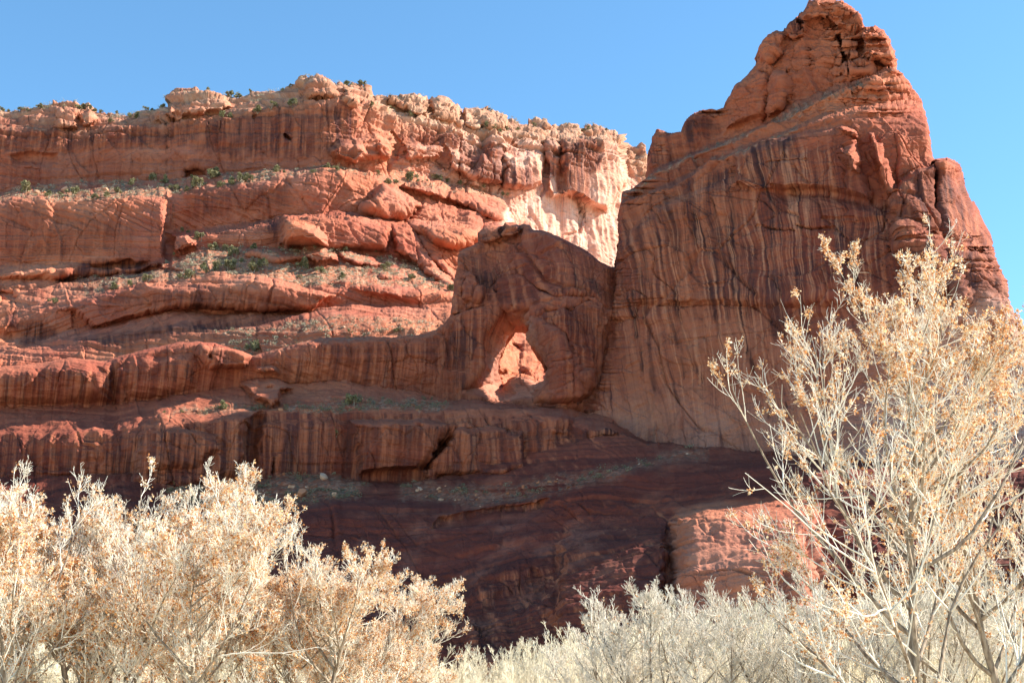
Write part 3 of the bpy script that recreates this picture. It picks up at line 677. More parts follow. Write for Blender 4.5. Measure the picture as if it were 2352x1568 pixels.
pf.area('C', [(1270,420),(1600,360),(2000,300),(1980,800),(1900,1000),(1740,900),(1560,560)], .72, 12)
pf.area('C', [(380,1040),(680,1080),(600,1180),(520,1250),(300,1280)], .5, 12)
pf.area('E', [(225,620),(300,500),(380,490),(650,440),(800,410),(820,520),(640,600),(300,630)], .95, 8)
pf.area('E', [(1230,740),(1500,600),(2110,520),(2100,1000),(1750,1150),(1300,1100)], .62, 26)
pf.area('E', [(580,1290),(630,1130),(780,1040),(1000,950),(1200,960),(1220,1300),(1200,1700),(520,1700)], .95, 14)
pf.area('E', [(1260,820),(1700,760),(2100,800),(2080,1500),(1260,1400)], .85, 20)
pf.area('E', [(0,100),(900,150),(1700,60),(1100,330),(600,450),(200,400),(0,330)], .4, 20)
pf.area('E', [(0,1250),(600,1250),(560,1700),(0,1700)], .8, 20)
pg = Paint()
pg.area('5', [(1220,380),(1290,385),(1290,500),(1240,480)], 0.0, 4)
psoil = Paint()
psoil.area('4', [(1080,1110),(1260,1045),(1700,1040),(2352,1040),(2352,1100),(1700,1075),(1260,1090)], .8, 6)
psoil.area('5', [(0,1010),(200,1000),(800,1030),(850,1070),(200,1080)], .8, 6)
psoil.area('4', [(1660,1540),(1800,1490),(2352,1480),(2352,1640),(2000,1680),(1700,1640)], .6, 30)
psoil.area('5', [(0,1500),(180,1520),(300,1560),(200,1650),(0,1660)], .7, 14)
psoil.area('E', [(0,230),(400,300),(900,250),(1500,150),(2000,60),(2400,-40),(2400,40),(1700,200),(1000,350),(600,440),(300,390),(0,370)], .5, 14)
psoil.area('7', [(830,290),(1200,300),(1340,330),(1340,400),(830,400)], .9, 6)
psoil.area('o', [(455,800),(560,812),(600,806),(700,778),(900,768),(960,762),(960,772),(700,792),(590,822)], .5, 5)
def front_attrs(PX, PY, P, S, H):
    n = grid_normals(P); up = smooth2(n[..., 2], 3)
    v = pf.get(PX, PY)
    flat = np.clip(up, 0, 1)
    v = np.maximum(v, .38+.42*sstep(880, 1000, PY)+.12*fbm2(PX/60, PY/30, 3, 88))*(1-sstep(.55, .8, flat)*.35)  # varnish, raised further down to paint in the lower tier's shade
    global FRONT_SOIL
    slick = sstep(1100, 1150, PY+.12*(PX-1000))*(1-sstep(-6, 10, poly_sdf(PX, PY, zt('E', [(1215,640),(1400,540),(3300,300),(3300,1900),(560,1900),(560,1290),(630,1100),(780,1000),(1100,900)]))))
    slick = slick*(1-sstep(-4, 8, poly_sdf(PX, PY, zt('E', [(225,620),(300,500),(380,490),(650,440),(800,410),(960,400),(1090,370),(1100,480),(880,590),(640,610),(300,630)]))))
    shade_wash = np.clip(.15+.8*sstep(890, 1080, PY)-.35*sstep(-6, 10, poly_sdf(PX, PY, zt('E', [(2110,560),(2150,470),(2350,400),(3300,300),(3300,1900),(2105,1900)]))), 0, .95)  # shade of the lower tier painted in as a darker rock colour
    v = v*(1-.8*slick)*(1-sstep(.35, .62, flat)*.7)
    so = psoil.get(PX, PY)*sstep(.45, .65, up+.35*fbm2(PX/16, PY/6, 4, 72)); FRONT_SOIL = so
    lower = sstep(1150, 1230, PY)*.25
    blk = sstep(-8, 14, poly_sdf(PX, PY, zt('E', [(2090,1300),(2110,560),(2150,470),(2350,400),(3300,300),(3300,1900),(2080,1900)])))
    v = v*(1-.75*blk); shade_wash = shade_wash*(1-.8*blk)  # varnish and painted shade thinned so the block looks sunlit
    return dict(var=v, shade_wash=shade_wash, stf=.55*(1-sstep(.2, .5, flat))*(1-slick), stk=v*0, pink=np.clip(.06+lower*.6+.3*sstep(.0, 10, poly_sdf(PX, PY, FHOLE)), 0, 1), pale=v*0, soil=so)
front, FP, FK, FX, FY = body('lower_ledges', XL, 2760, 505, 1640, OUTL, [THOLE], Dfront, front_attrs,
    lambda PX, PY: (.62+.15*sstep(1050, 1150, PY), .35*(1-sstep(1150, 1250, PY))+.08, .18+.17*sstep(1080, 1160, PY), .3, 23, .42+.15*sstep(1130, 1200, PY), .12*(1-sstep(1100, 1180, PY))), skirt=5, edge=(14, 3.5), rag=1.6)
front.name = 'arch_cliff'
tag(front, 'shaded red sandstone ledges pierced by a natural arch below the canyon wall', 'cliff', kind='structure')
print('front', time.time()-T0)

# ================================================================ the tall butte
LO = zt('3', [(1240,5),(1225,-5),(1200,40),(1180,70),(1150,95),(1110,130),(1085,165),(1055,160),(1010,180),(985,210),(965,250),(975,290),(940,345),(900,395),(830,450),(812,500),(785,535),(780,560),(740,575),(665,575),(600,600),(570,640),(555,690),(520,690),(498,695),(430,678),(405,715),(385,790),(383,850),(385,920),(340,955),(290,990),(245,1000),(235,1100),(232,1250),(225,1390),(215,1500),(200,1568)])
LO2 = np.array([(1405,700),(1398,760),(1385,830),(1370,890),(1340,950),(1318,1000),(1310,1040),(1330,1120)])
RO = zt('3', [(1260,-12),(1400,0),(1460,50),(1490,90),(1510,130),(1520,140),(1570,132),(1620,160),(1645,210),(1665,270),(1680,330),(1675,360),(1715,390),(1750,440),(1790,500),(1830,590),(1852,680),(1855,740),(1872,800),(1878,848),(1884,828),(1950,820),(2010,850),(2035,910),(2050,990),(2120,1130),(2160,1220),(2190,1300),(2230,1440),(2245,1550),(2270,1640),(2350,1790)])
RO2 = np.array([(2365,800),(2400,850),(2480,930),(2580,1020),(2700,1140)])
BUT = [tuple(p) for p in RO]+[tuple(p) for p in RO2]+[tuple(p) for p in LO2[::-1]]+[tuple(p) for p in LO[::-1]]
BF = Feat()
def above(pts, dd, soft): BF.lump('3', [pts[0]]+pts+[(2300, pts[-1][1]), (2300, -300), (-200, -300), (-200, pts[0][1])], dd, soft, False)
above([(150,1090),(270,1020),(390,930),(640,800),(850,730),(1000,650),(1270,530),(1560,430),(1680,365)], 9, 12)
above([(150,1130),(260,1060),(500,980),(640,900),(700,835),(880,780),(1000,730),(1160,670),(1300,620),(1600,570),(1900,560)], 7, 10)
BF.lump('3', [(820,800),(900,770),(1160,700),(1400,650),(1480,700),(1480,760),(1500,900),(1560,1000),(1540,1060),(1300,1000),(1100,1000),(940,1000),(820,960)], -4, 20)
BF.lump('3', [(1640,1050),(1660,990),(1700,930),(1790,880),(1872,852),(1885,880),(1890,1060),(1920,1250),(1960,1560),(1850,1560),(1700,1300)], -8, 14)
BF.lump('3', [(1884,850),(1884,828),(1950,815),(2020,850),(2060,1000),(2200,1330),(2300,1700),(2000,1700),(1960,1350),(1905,1200),(1884,1000)], -9, 12)
BF.crack('3', [(1880,855),(1885,950),(1890,1070),(1910,1220),(1925,1290)], 6, 4)
BF.lump('D', [(680,150),(700,60),(800,-20),(1080,-20),(1190,100),(1245,240),(1190,290),(1000,240),(960,200),(850,160)], -3.8, 11)
BF.lump('D', [(1200,290),(1250,235),(1350,225),(1440,270),(1480,350),(1530,480),(1525,600),(1400,560),(1230,480)], -5.2, 9)
BF.lump('D', [(520,280),(560,190),(640,160),(690,240),(700,300),(620,340),(540,330)], -2.2, 6)
BF.lump('D', [(310,430),(380,310),(470,300),(540,330),(520,450),(400,560),(320,520)], -3.0, 9)
BF.lump('D', [(370,1060),(390,800),(450,670),(530,700),(560,830),(520,980)], -3.8, 9)
BF.lump('D', [(0,900),(80,760),(300,640),(390,700),(380,900),(350,1050),(60,1150),(0,1150)], -3.0, 14)
BF.lump('D', [(1030,700),(1060,600),(1220,540),(1330,480),(1360,560),(1340,690),(1200,700)], -3.0, 8)
BF.lump('D', [(1000,1290),(1060,1330),(1130,1300),(1200,1440),(1200,1560),(1130,1540),(1060,1440)], -6, 9)
BF.lump('D', [(970,1140),(1050,1125),(1150,1160),(1210,1230),(1200,1265),(1120,1200),(1040,1200)], -5, 8)
BF.lump('D', [(1280,1180),(1340,1190),(1420,1380),(1560,1700),(1460,1800),(1380,1600)], -5, 14)
for L, d, ww in (([(1010,300),(1060,440),(1080,560),(1060,600)], 6, 5), ([(1205,350),(1220,500)], 4, 3), ([(740,440),(760,600)], 4, 4), ([(400,650),(380,800),(390,960),(350,1080)], 4, 4),
                ([(570,640),(560,720),(600,860),(560,960)], 3, 4), ([(650,120),(680,260)], 4, 5), ([(920,160),(1000,260),(1190,290)], 3, 3), ([(1100,430),(1110,640)], 3, 3)): BF.crack('D', L, d, ww)
for L in ([(950,1180),(1100,1210),(1150,1210)], [(820,880),(830,980)], [(1000,850),(1200,830)], [(1160,1190),(1220,1200),(1350,1190)], [(1290,1140),(1460,1140)]): BF.crack('3', L, 1, 3)
BF.lump('3', [(240,1600),(300,1200),(330,1160),(480,1060),(620,1000),(850,900),(1100,1010),(1300,1010),(1560,1060),(1900,1250),(2100,1600)], -3, 26)
rox = np.array([(p[1], p[0]) for p in list(RO[1:19])+[RO[20]]+list(RO[21:])+list(RO2)])
rox = rox[np.argsort(rox[:, 0])]
lox = np.array([(p[1], p[0]) for p in list(LO)+list(LO2)]); lox = lox[np.argsort(lox[:, 0])]
def Dbutte(PX, PY, S):
    D = np.interp(PX, [1300, 1420, 1600, 1900, 2150, 2480, 2750], [292, 287, 277, 258, 244, 230, 220])
    D = D + .020*(720-PY)*(PY < 720) - .035*np.maximum(0, PY-880)*1.0
    D = D - 3.0*sstep(600, 1000, PY)
    base = crv(PX[0], [(1300,1000),(1450,1010),(1600,1012),(1750,985),(2480,900)])
    D = D - .03*np.maximum(0, PY-base)
    # rounded flanks
    rs_ = np.interp(PY[:, 0], rox[:, 0], rox[:, 1]); rs_ = np.convolve(np.pad(rs_, 22, mode='edge'), np.hanning(45)/np.hanning(45).sum(), 'valid')
    dr = np.maximum(rs_[:, None]-PX, 0)
    wr = np.interp(PY[:, 0], [0, 150, 300, 560, 620, 700], [120, 150, 270, 280, 90, 70])[:, None]
    t = np.clip(dr/wr, 0, 1); D = D+np.interp(PY[:, 0], [0, 300, 560, 640], [13, 34, 34, 11])[:, None]*(1-np.sqrt(1-(1-t)**2))
    dl = PX-np.interp(PY[:, 0], lox[:, 0], lox[:, 1])[:, None]
    t = np.clip(dl/70, 0, 1); D = D+6*(1-np.sqrt(1-(1-t)**2))
    return BF.apply(PX, PY, D)
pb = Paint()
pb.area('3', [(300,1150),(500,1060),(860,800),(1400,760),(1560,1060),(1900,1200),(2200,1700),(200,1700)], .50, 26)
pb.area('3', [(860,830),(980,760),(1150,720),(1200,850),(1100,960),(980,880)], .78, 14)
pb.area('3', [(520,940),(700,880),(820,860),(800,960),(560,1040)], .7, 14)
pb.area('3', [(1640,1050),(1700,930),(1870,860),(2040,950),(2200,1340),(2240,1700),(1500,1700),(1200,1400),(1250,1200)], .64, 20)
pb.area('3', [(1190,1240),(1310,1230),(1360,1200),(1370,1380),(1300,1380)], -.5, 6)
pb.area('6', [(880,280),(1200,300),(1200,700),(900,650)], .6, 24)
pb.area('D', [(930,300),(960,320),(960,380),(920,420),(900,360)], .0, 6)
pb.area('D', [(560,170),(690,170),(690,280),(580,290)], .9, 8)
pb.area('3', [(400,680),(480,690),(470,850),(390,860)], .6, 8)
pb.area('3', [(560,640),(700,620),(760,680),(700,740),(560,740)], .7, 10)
sk = Paint()
for L, wd in (([(150,0),(210,200),(240,350),(270,560),(290,800),(300,900)], 6), ([(420,60),(440,250),(440,350),(430,450),(500,650),(530,780),(570,860)], 5), ([(690,0),(730,150),(740,300),(770,450),(800,620),(860,780),(900,900),(930,1000),(940,1080)], 5.5),
              ([(520,-60),(570,60),(600,150),(620,185)], 5), ([(430,20),(450,100),(560,-20)], 3), ([(350,340),(400,560),(460,720),(470,840)], 3.4), ([(100,150),(160,420),(200,640)], 3), ([(640,500),(700,720),(720,860)], 3),
              ([(330,600),(370,760),(430,980)], 2.6), ([(960,960),(1000,1060)], 3), ([(1030,980),(1050,1060)], 2.6), ([(190,380),(215,560),(240,820)], 2.4)): sk.streak('6', L, .9, wd*2.0)
for L, wd in (([(480,1060),(530,1180),(545,1290),(600,1420)], 6), ([(490,1130),(540,1300),(560,1400)], 4), ([(720,1050),(745,1200),(740,1280)], 5), ([(800,980),(820,1150),(830,1300)], 3), ([(600,1120),(640,1260)], 3.5),
              ([(350,1200),(390,1400),(400,1568)], 5), ([(940,860),(1010,1020),(1060,1100)], 4), ([(1120,900),(1180,1060)], 4), ([(1240,900),(1300,1040)], 3.5), ([(930,790),(945,850)], 4), ([(1010,770),(1040,840)], 4), ([(1080,770),(1110,830)], 4), ([(1160,860),(1200,960)], 3),
              ([(430,1230),(470,1380),(480,1500)], 3.5), ([(300,1180),(330,1330),(350,1500)], 3)): sk.streak('3', L, .9, wd*2.0)
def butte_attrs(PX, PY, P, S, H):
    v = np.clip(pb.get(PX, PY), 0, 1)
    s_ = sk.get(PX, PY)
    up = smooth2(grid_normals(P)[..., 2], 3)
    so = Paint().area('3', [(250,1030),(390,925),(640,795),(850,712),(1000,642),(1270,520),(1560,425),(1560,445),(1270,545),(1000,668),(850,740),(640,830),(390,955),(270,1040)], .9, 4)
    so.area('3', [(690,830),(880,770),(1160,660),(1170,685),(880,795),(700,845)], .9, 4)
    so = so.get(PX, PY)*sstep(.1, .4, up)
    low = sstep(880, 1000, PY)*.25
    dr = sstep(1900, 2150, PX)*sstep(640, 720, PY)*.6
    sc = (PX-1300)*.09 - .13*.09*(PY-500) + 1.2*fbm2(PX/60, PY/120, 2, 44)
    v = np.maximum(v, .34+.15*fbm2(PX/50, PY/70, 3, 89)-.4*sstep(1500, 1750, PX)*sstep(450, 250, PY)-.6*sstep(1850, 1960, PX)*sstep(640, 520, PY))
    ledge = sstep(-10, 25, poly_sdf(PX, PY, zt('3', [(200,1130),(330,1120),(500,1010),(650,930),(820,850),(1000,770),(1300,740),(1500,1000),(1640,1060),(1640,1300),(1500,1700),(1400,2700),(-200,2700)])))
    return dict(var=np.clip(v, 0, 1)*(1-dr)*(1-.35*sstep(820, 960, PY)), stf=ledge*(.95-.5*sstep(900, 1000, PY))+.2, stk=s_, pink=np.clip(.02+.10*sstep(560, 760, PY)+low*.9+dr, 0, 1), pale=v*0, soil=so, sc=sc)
butte, BP, BK, BX, BY = body('butte', 1290, 2720, -40, 1140, BUT, [], Dbutte, butte_attrs,
    lambda PX, PY: (.75+.35*sstep(450, 150, PY), .62, .06+.12*sstep(500, 300, PY)*(1-sstep(2000, 2150, PX)), .2, 37, .45+.55*sstep(330, 180, PY), .03+.12*sstep(330, 200, PY)), edge=(10, 3), rag=2.4, back=13)
butte.name = 'sandstone_butte'
tag(butte, 'tall red sandstone butte with dark varnish streaks and rounded summit', 'butte', kind='structure')
print('butte', time.time()-T0)

# ================================================================ ground
gx = np.linspace(-1, 1, 161); GX, GY = np.meshgrid(np.sign(gx)*np.abs(gx)**2.2*2500, np.sign(gx)*np.abs(gx)**2.2*2500)
GZ = .5*fbm2(GX/30, GY/30, 3, 3)
m, t, b = nodes('dry_grass_soil')
ns = N(t, 'ShaderNodeTexNoise'); ns.inputs['Scale'].default_value = .8; ns.inputs['Detail'].default_value = 6
tc = N(t, 'ShaderNodeTexCoord'); t.links.new(tc.outputs['Object'], ns.inputs['Vector'])
t.links.new(ramp(t, ns.outputs['Fac'], [(.3, (.42, .33, .21)), (.7, (.62, .52, .36))]), b.inputs['Base Color']); b.inputs['Roughness'].default_value = 1
gm = np_mesh('ground', np.stack([GX, GY, GZ-.3], -1).reshape(-1, 3), grid_faces(161, 161))
tag(link('ground', gm, m), 'pale dry grass and sand on the canyon floor', 'ground', kind='structure')

# ================================================================ vegetation materials
def bark_material(name, c1, c2, scale):
    m, t, b = nodes(name)
    tc = N(t, 'ShaderNodeTexCoord'); ns = N(t, 'ShaderNodeTexNoise'); ns.inputs['Scale'].default_value = scale; ns.inputs['Detail'].default_value = 5
    mp = N(t, 'ShaderNodeMapping'); mp.inputs['Scale'].default_value = (1, 1, .25)
    t.links.new(tc.outputs['Object'], mp.inputs[0]); t.links.new(mp.outputs[0], ns.inputs['Vector'])
    t.links.new(ramp(t, ns.outputs['Fac'], [(.35, c1), (.65, c2)]), b.inputs['Base Color']); b.inputs['Roughness'].default_value = .85
    bp = N(t, 'ShaderNodeBump'); bp.inputs['Strength'].default_value = .5; bp.inputs['Distance'].default_value = .03
    t.links.new(ns.outputs['Fac'], bp.inputs['Height']); t.links.new(bp.outputs[0], b.inputs['Normal'])
    return m
def leaf_material(name, cols, trans=.35):
    m, t, b = nodes(name)
    at = N(t, 'ShaderNodeAttribute', attribute_name='tint').outputs['Fac']
    n = len(cols); c = ramp(t, at, [(i/(n-1), cols[i]) for i in range(n)])
    t.links.new(c, b.inputs['Base Color']); b.inputs['Roughness'].default_value = .55
    tr = N(t, 'ShaderNodeBsdfTranslucent'); t.links.new(c, tr.inputs[0])
    mx = N(t, 'ShaderNodeMixShader'); mx.inputs[0].default_value = trans
    t.links.new(b.outputs[0], mx.inputs[1]); t.links.new(tr.outputs[0], mx.inputs[2])
    t.links.new(mx.outputs[0], t.nodes['Material Output'].inputs[0])
    return m
BARK = bark_material('cottonwood_bark', (.15, .105, .07), (.40, .32, .235), 9)
TWIG = bark_material('cottonwood_twig', (.74, .66, .52), (.90, .84, .72), 3)
GREYTWIG = bark_material('grey_twig', (.58, .51, .41), (.74, .67, .55), 3)
STRAW = bark_material('straw_twig', (.72, .61, .42), (.84, .76, .58), 3)
LEAF = leaf_material('dry_cottonwood_leaf', [(.38, .14, .045), (.62, .28, .10), (.78, .46, .21), (.86, .66, .42), (.88, .78, .62)])
JUN = leaf_material('juniper_foliage', [(.09, .085, .045), (.18, .165, .075), (.28, .25, .12), (.38, .34, .19)], .15)
SAGE = leaf_material('sage_foliage', [(.14, .115, .065), (.29, .25, .155), (.43, .38, .26), (.56, .49, .34)], .15)

def nrmz(v): return v/(np.linalg.norm(v, axis=-1, keepdims=True)+1e-9)
def grow(R, p0, d0, L, r0, k, up, wob, r1=.25):
    """n branches of k points each"""
    n = len(p0); P = np.zeros((n, k, 3)); P[:, 0] = p0; d = nrmz(d0.copy())
    for i in range(1, k):
        d = d + R.normal(0, wob, (n, 3)); d[:, 2] += up
        d = nrmz(d); P[:, i] = P[:, i-1]+d*(L/(k-1))[:, None]
    rad = r0[:, None]*np.linspace(1, r1, k)[None, :]
    return P, rad
def spawn(R, P, rad, per, tmin, ang, lenr, Lp, rr, upbias=.0, tmax=.98):
    n, k, _ = P.shape
    cnt = np.maximum(1, R.poisson(per, n)) if np.isscalar(per) else per
    idx = np.repeat(np.arange(n), cnt); m = len(idx)
    t = tmin+(tmax-tmin)*R.random(m)**.85
    f = t*(k-1); i0 = np.minimum(f.astype(int), k-2); fr = (f-i0)[:, None]
    p = P[idx, i0]*(1-fr)+P[idx, i0+1]*fr; tg = nrmz(P[idx, i0+1]-P[idx, i0])
    a = R.normal(0, 1, (m, 3)); a[:, 2] += upbias; side = nrmz(a-(a*tg).sum(1, keepdims=True)*tg)
    th = np.radians(R.uniform(*ang, m))[:, None]
    d = tg*np.cos(th)+side*np.sin(th)
    L = Lp[idx]*lenr*(1.15-.75*t)*R.uniform(.6, 1.25, m)
    r = np.minimum(rad[idx, i0]*.75, rad[idx, 0]*rr)*R.uniform(.8, 1.1, m)
    return p, d, L, r
def tubes(P, rad, s):
    n, k, _ = P.shape
    tg = nrmz(np.gradient(P, axis=1)); ref = np.where(np.abs(tg[..., 2:3]) > .9, np.array([1., 0, 0]), np.array([0, 0, 1.]))
    u = nrmz(np.cross(tg, ref)); v = np.cross(tg, u)
    a = np.arange(s)*2*np.pi/s
    V = P[:, :, None, :]+rad[:, :, None, None]*(u[:, :, None, :]*np.cos(a)[None, None, :, None]+v[:, :, None, :]*np.sin(a)[None, None, :, None])
    b = (np.arange(n)[:, None, None]*k+np.arange(k-1)[None, :, None])*s
    j = np.arange(s)[None, None, :]; j2 = (j+1) % s
    F = np.stack([b+j, b+j2, b+s+j2, b+s+j], -1).reshape(-1, 4)
    return V.reshape(-1, 3), F
def join(parts):
    Vs, Fs, n = [], [], 0
    for V, F in parts: Vs.append(V); Fs.append(F+n); n += len(V)
    return np.concatenate(Vs), np.concatenate(Fs)
def leaves_mesh(R, pts, size, name, mat_, droop=.3):
    n = len(pts); a = nrmz(R.normal(0, 1, (n, 3))-np.array([0, 0, droop])); b = nrmz(np.cross(a, R.normal(0, 1, (n, 3))))
    c = np.cross(a, b); sz = size*R.uniform(.55, 1.25, (n, 1))
    q = np.stack([pts, pts+a*sz*.5+b*sz*.48+c*sz*.12, pts+a*sz*1.05-c*sz*.08, pts+a*sz*.5-b*sz*.48+c*sz*.12], 1).reshape(-1, 3)
    i = np.arange(n)*4
    F = np.concatenate([np.stack([i, i+1, i+2], 1), np.stack([i, i+2, i+3], 1)])
    me = np_mesh(name, q, F, False); me.materials.append(mat_)
    add_attr(me, 'tint', np.repeat(R.random(n), 4))
    return me

def cottonwood_meshes(seed, H, stems, nl, leafn, spread=1.0, bare=False, lean=(0, 0), twigmat=None, tw=.009, dens=1.0, first=.18):
    """trunk with limbs, the twigs and the dry leaves; H metres high"""
    R = np.random.default_rng(seed); tw_m = twigmat or TWIG
    n0 = stems; a = R.uniform(0, 6.28)+np.arange(n0)*6.28/max(1, n0)
    d0 = np.stack([np.cos(a)*.28*(n0 > 1)+lean[0], np.sin(a)*.28*(n0 > 1)+lean[1], np.ones(n0)], 1)
    p0 = np.stack([np.cos(a)*.12*(n0 > 1), np.sin(a)*.12*(n0 > 1), -.3+0*a], 1)
    L0 = np.full(n0, H*.90)*R.uniform(.85, 1.02, n0); L0[0] = H*.93
    B0, R0 = grow(R, p0, d0, L0, np.full(n0, H*.0165)*R.uniform(.75, 1, n0), 16, .035, .055, .10)
    flare = R0.copy(); flare[:, 0] *= 1.35; flare[:, 1] *= 1.08
    p, d, L, r = spawn(R, B0, R0, np.full(n0, nl), first, (36, 68), .62*spread, L0, .42)
    B1, R1 = grow(R, p, d, L, r, 12, .066, .085, .16)
    L1 = L
    p, d, L, r = spawn(R, B1, R1, 9.0*dens, .12, (24, 55), .50, L1, .42, .3)
    pa, da, La, ra_ = spawn(R, B0, R0, np.full(n0, 16), .45, (28, 55), .20, L0, .16, .2)
    p, d, L, r = [np.concatenate(q) for q in ((p, pa), (d, da), (L, La), (r, ra_))]
    r = np.maximum(r, tw*1.6)
    B2, R2 = grow(R, p, d, L, r, 7, .10, .10, .3); L2 = L
    p, d, L, r = spawn(R, B2, R2, 6.5*dens, .1, (22, 52), .46, L2, .5, .25)
    L = np.maximum(L, .38); r = np.clip(r, tw*1.0, tw*1.8)
    B3, R3 = grow(R, p, d, L, r, 5, .15, .10, .5); L3 = L
    p, d, L, r = spawn(R, B3, R3, 3.4*dens, .15, (25, 60), .55, L3, .6, .3)
    L = np.clip(L, .12, .5); r = np.full(len(L), tw*.8)
    B4, R4 = grow(R, p, d, L, r, 3, .08, .12, .6)
    trunk = join([tubes(B0, flare, 10), tubes(B1, R1, 6)])
    tw_ = join([tubes(B2, R2, 4), tubes(B3, R3, 3), tubes(B4, R4, 3)])
    mt = np_mesh('trunk', *trunk); mt.materials.append(BARK)
    mw = np_mesh('twigs', *tw_); mw.materials.append(tw_m)
    ml = None
    if leafn:
        q = np.concatenate([B4[:, :2].reshape(-1, 3), B3[:, :4].reshape(-1, 3)])
        # leaves hang on in clumps
        cl = vn3(q[:, 0]/.8, q[:, 1]/.8, q[:, 2]/.8, seed)+.35*R.normal(0, 1, len(q))
        q = q[np.argsort(-cl)[:int(len(q)*.62)]]
        q = np.repeat(q[R.integers(0, len(q), leafn//5)], 5, 0); q = q+R.normal(0, .045, q.shape)
        ml = leaves_mesh(R, q, .078, 'leaves', LEAF)
    top = max(B0[..., 2].max(), B3[..., 2].max(), B4[..., 2].max())
    return mt, mw, ml, top

def at_px(px, D):
    return (px-1176)/FO*D/(math.cos(PITCH))*1.0
def ztop(py, px, D):
    return float(unproj(np.array(float(px)), np.array(float(py)), D)[2])
def xat(px, py, D): return float(unproj(np.array(float(px)), np.array(float(py)), D)[0])
def place_tree(name, ms, px, D, topy, label, cat, group=None, rz=0., sx=1.0):
    mt, mw, ml, top = ms
    sc = ztop(topy, px, D)/top
    root = bpy.data.objects.new(name, None); C.collection.objects.link(root)
    root.location = (xat(px, 1500, D), D, 0); root.rotation_euler = (0, 0, rz); root.scale = (sc*sx, sc*sx, sc)
    tag(root, label, cat, group)
    link('trunk', mt, None, root); link('branches', mw, None, root)
    if ml is not None: link('leaves', ml, None, root)
    return root
TG = 'cottonwood trees with dry brown leaves'
big = cottonwood_meshes(101, 13.6, 1, 30, 34000, 1.25, dens=1.12, first=.08, tw=.0072)
place_tree('cottonwood_tree', big, 2110, 33, 505, 'tallest cottonwood, pale trunk and dry orange leaves in front of the butte', 'tree', TG, 2.2, 1.0)
big2 = cottonwood_meshes(102, 12, 2, 15, 15000, 1.1, dens=1.05)
place_tree('cottonwood_tree', big2, 2360, 39, 800, 'cottonwood with dark leaning trunk behind the tallest one, cut by the picture edge', 'tree', TG, 2.0)
la = cottonwood_meshes(103, 9.6, 2, 14, 25000, 1.15, dens=1.25)
lb = cottonwood_meshes(104, 9.2, 3, 10, 25000, 1.1, dens=1.25)
lc = cottonwood_meshes(105, 8.5, 2, 14, 24000, 1.3, dens=1.25)
ld = cottonwood_meshes(108, 9.0, 2, 13, 20000, 1.2, dens=1.2)
LT = [(la, 60, 37, 1052, .3, 'leafy cottonwood at the far left edge of the left grove'),
      (lb, 215, 40, 1022, 1.2, 'highest cottonwood of the left grove with clumped pale top shoots'),
      (ld, 340, 43, 1066, 2.6, 'cottonwood just right of the highest one in the left grove'),
      (lc, 455, 38, 1108, .9, 'cottonwood with a forked dark trunk in the middle of the left grove'),
      (ld, 600, 41, 1132, 3.7, 'rounded cottonwood right of the forked one in the left grove'),
      (la, 690, 39, 1182, 4.4, 'cottonwood with spiky shoots against the dark slope'),
      (lc, 800, 42, 1268, 2.2, 'shorter cottonwood at the right end of the left grove'),
      (lb, 930, 42, 1425, 5.1, 'low cottonwood reaching a leafy limb over the far thicket'),
      (lc, -60, 41, 1085, 4.0, 'cottonwood half outside the left picture edge')]
for ms, px, Dd, ty, rz, lab in LT:
    place_tree('cottonwood_tree', ms, px, Dd, ty, lab, 'tree', TG, rz)
print('cottonwoods', time.time()-T0)
# bare grey trees between the thicket and the tall cottonwood
ba = cottonwood_meshes(106, 9, 3, 11, 500, 1.1, twigmat=GREYTWIG, tw=.014)
bb = cottonwood_meshes(107, 9, 2, 12, 700, 1.2, twigmat=GREYTWIG, tw=.014)
BT = [(ba, 1500, 62, 1318, .4, 'bare grey tree rising highest above the straw coloured thicket'),
      (bb, 1640, 58, 1362, 1.9, 'bare grey tree in front of the orange rock block'),
      (ba, 1790, 60, 1335, 3.1, 'bare grey tree left of the tall cottonwood trunk'),
      (bb, 1940, 56, 1350, 4.2, 'bare grey tree directly behind the low limbs of the tall cottonwood'),
      (bb, 1400, 66, 1398, 5.0, 'smaller bare grey tree at the left end of the grey row'),
      (ba, 2100, 58, 1300, 2.3, 'bare grey tree hidden behind the tall cottonwood trunk'),
      (bb, 2260, 60, 1290, .9, 'bare grey tree between the two big trunks at the right edge')]
for ms, px, Dd, ty, rz, lab in BT:
    place_tree('bare_tree', ms, px, Dd, ty, lab, 'tree', 'bare grey trees before the cliff foot', rz)

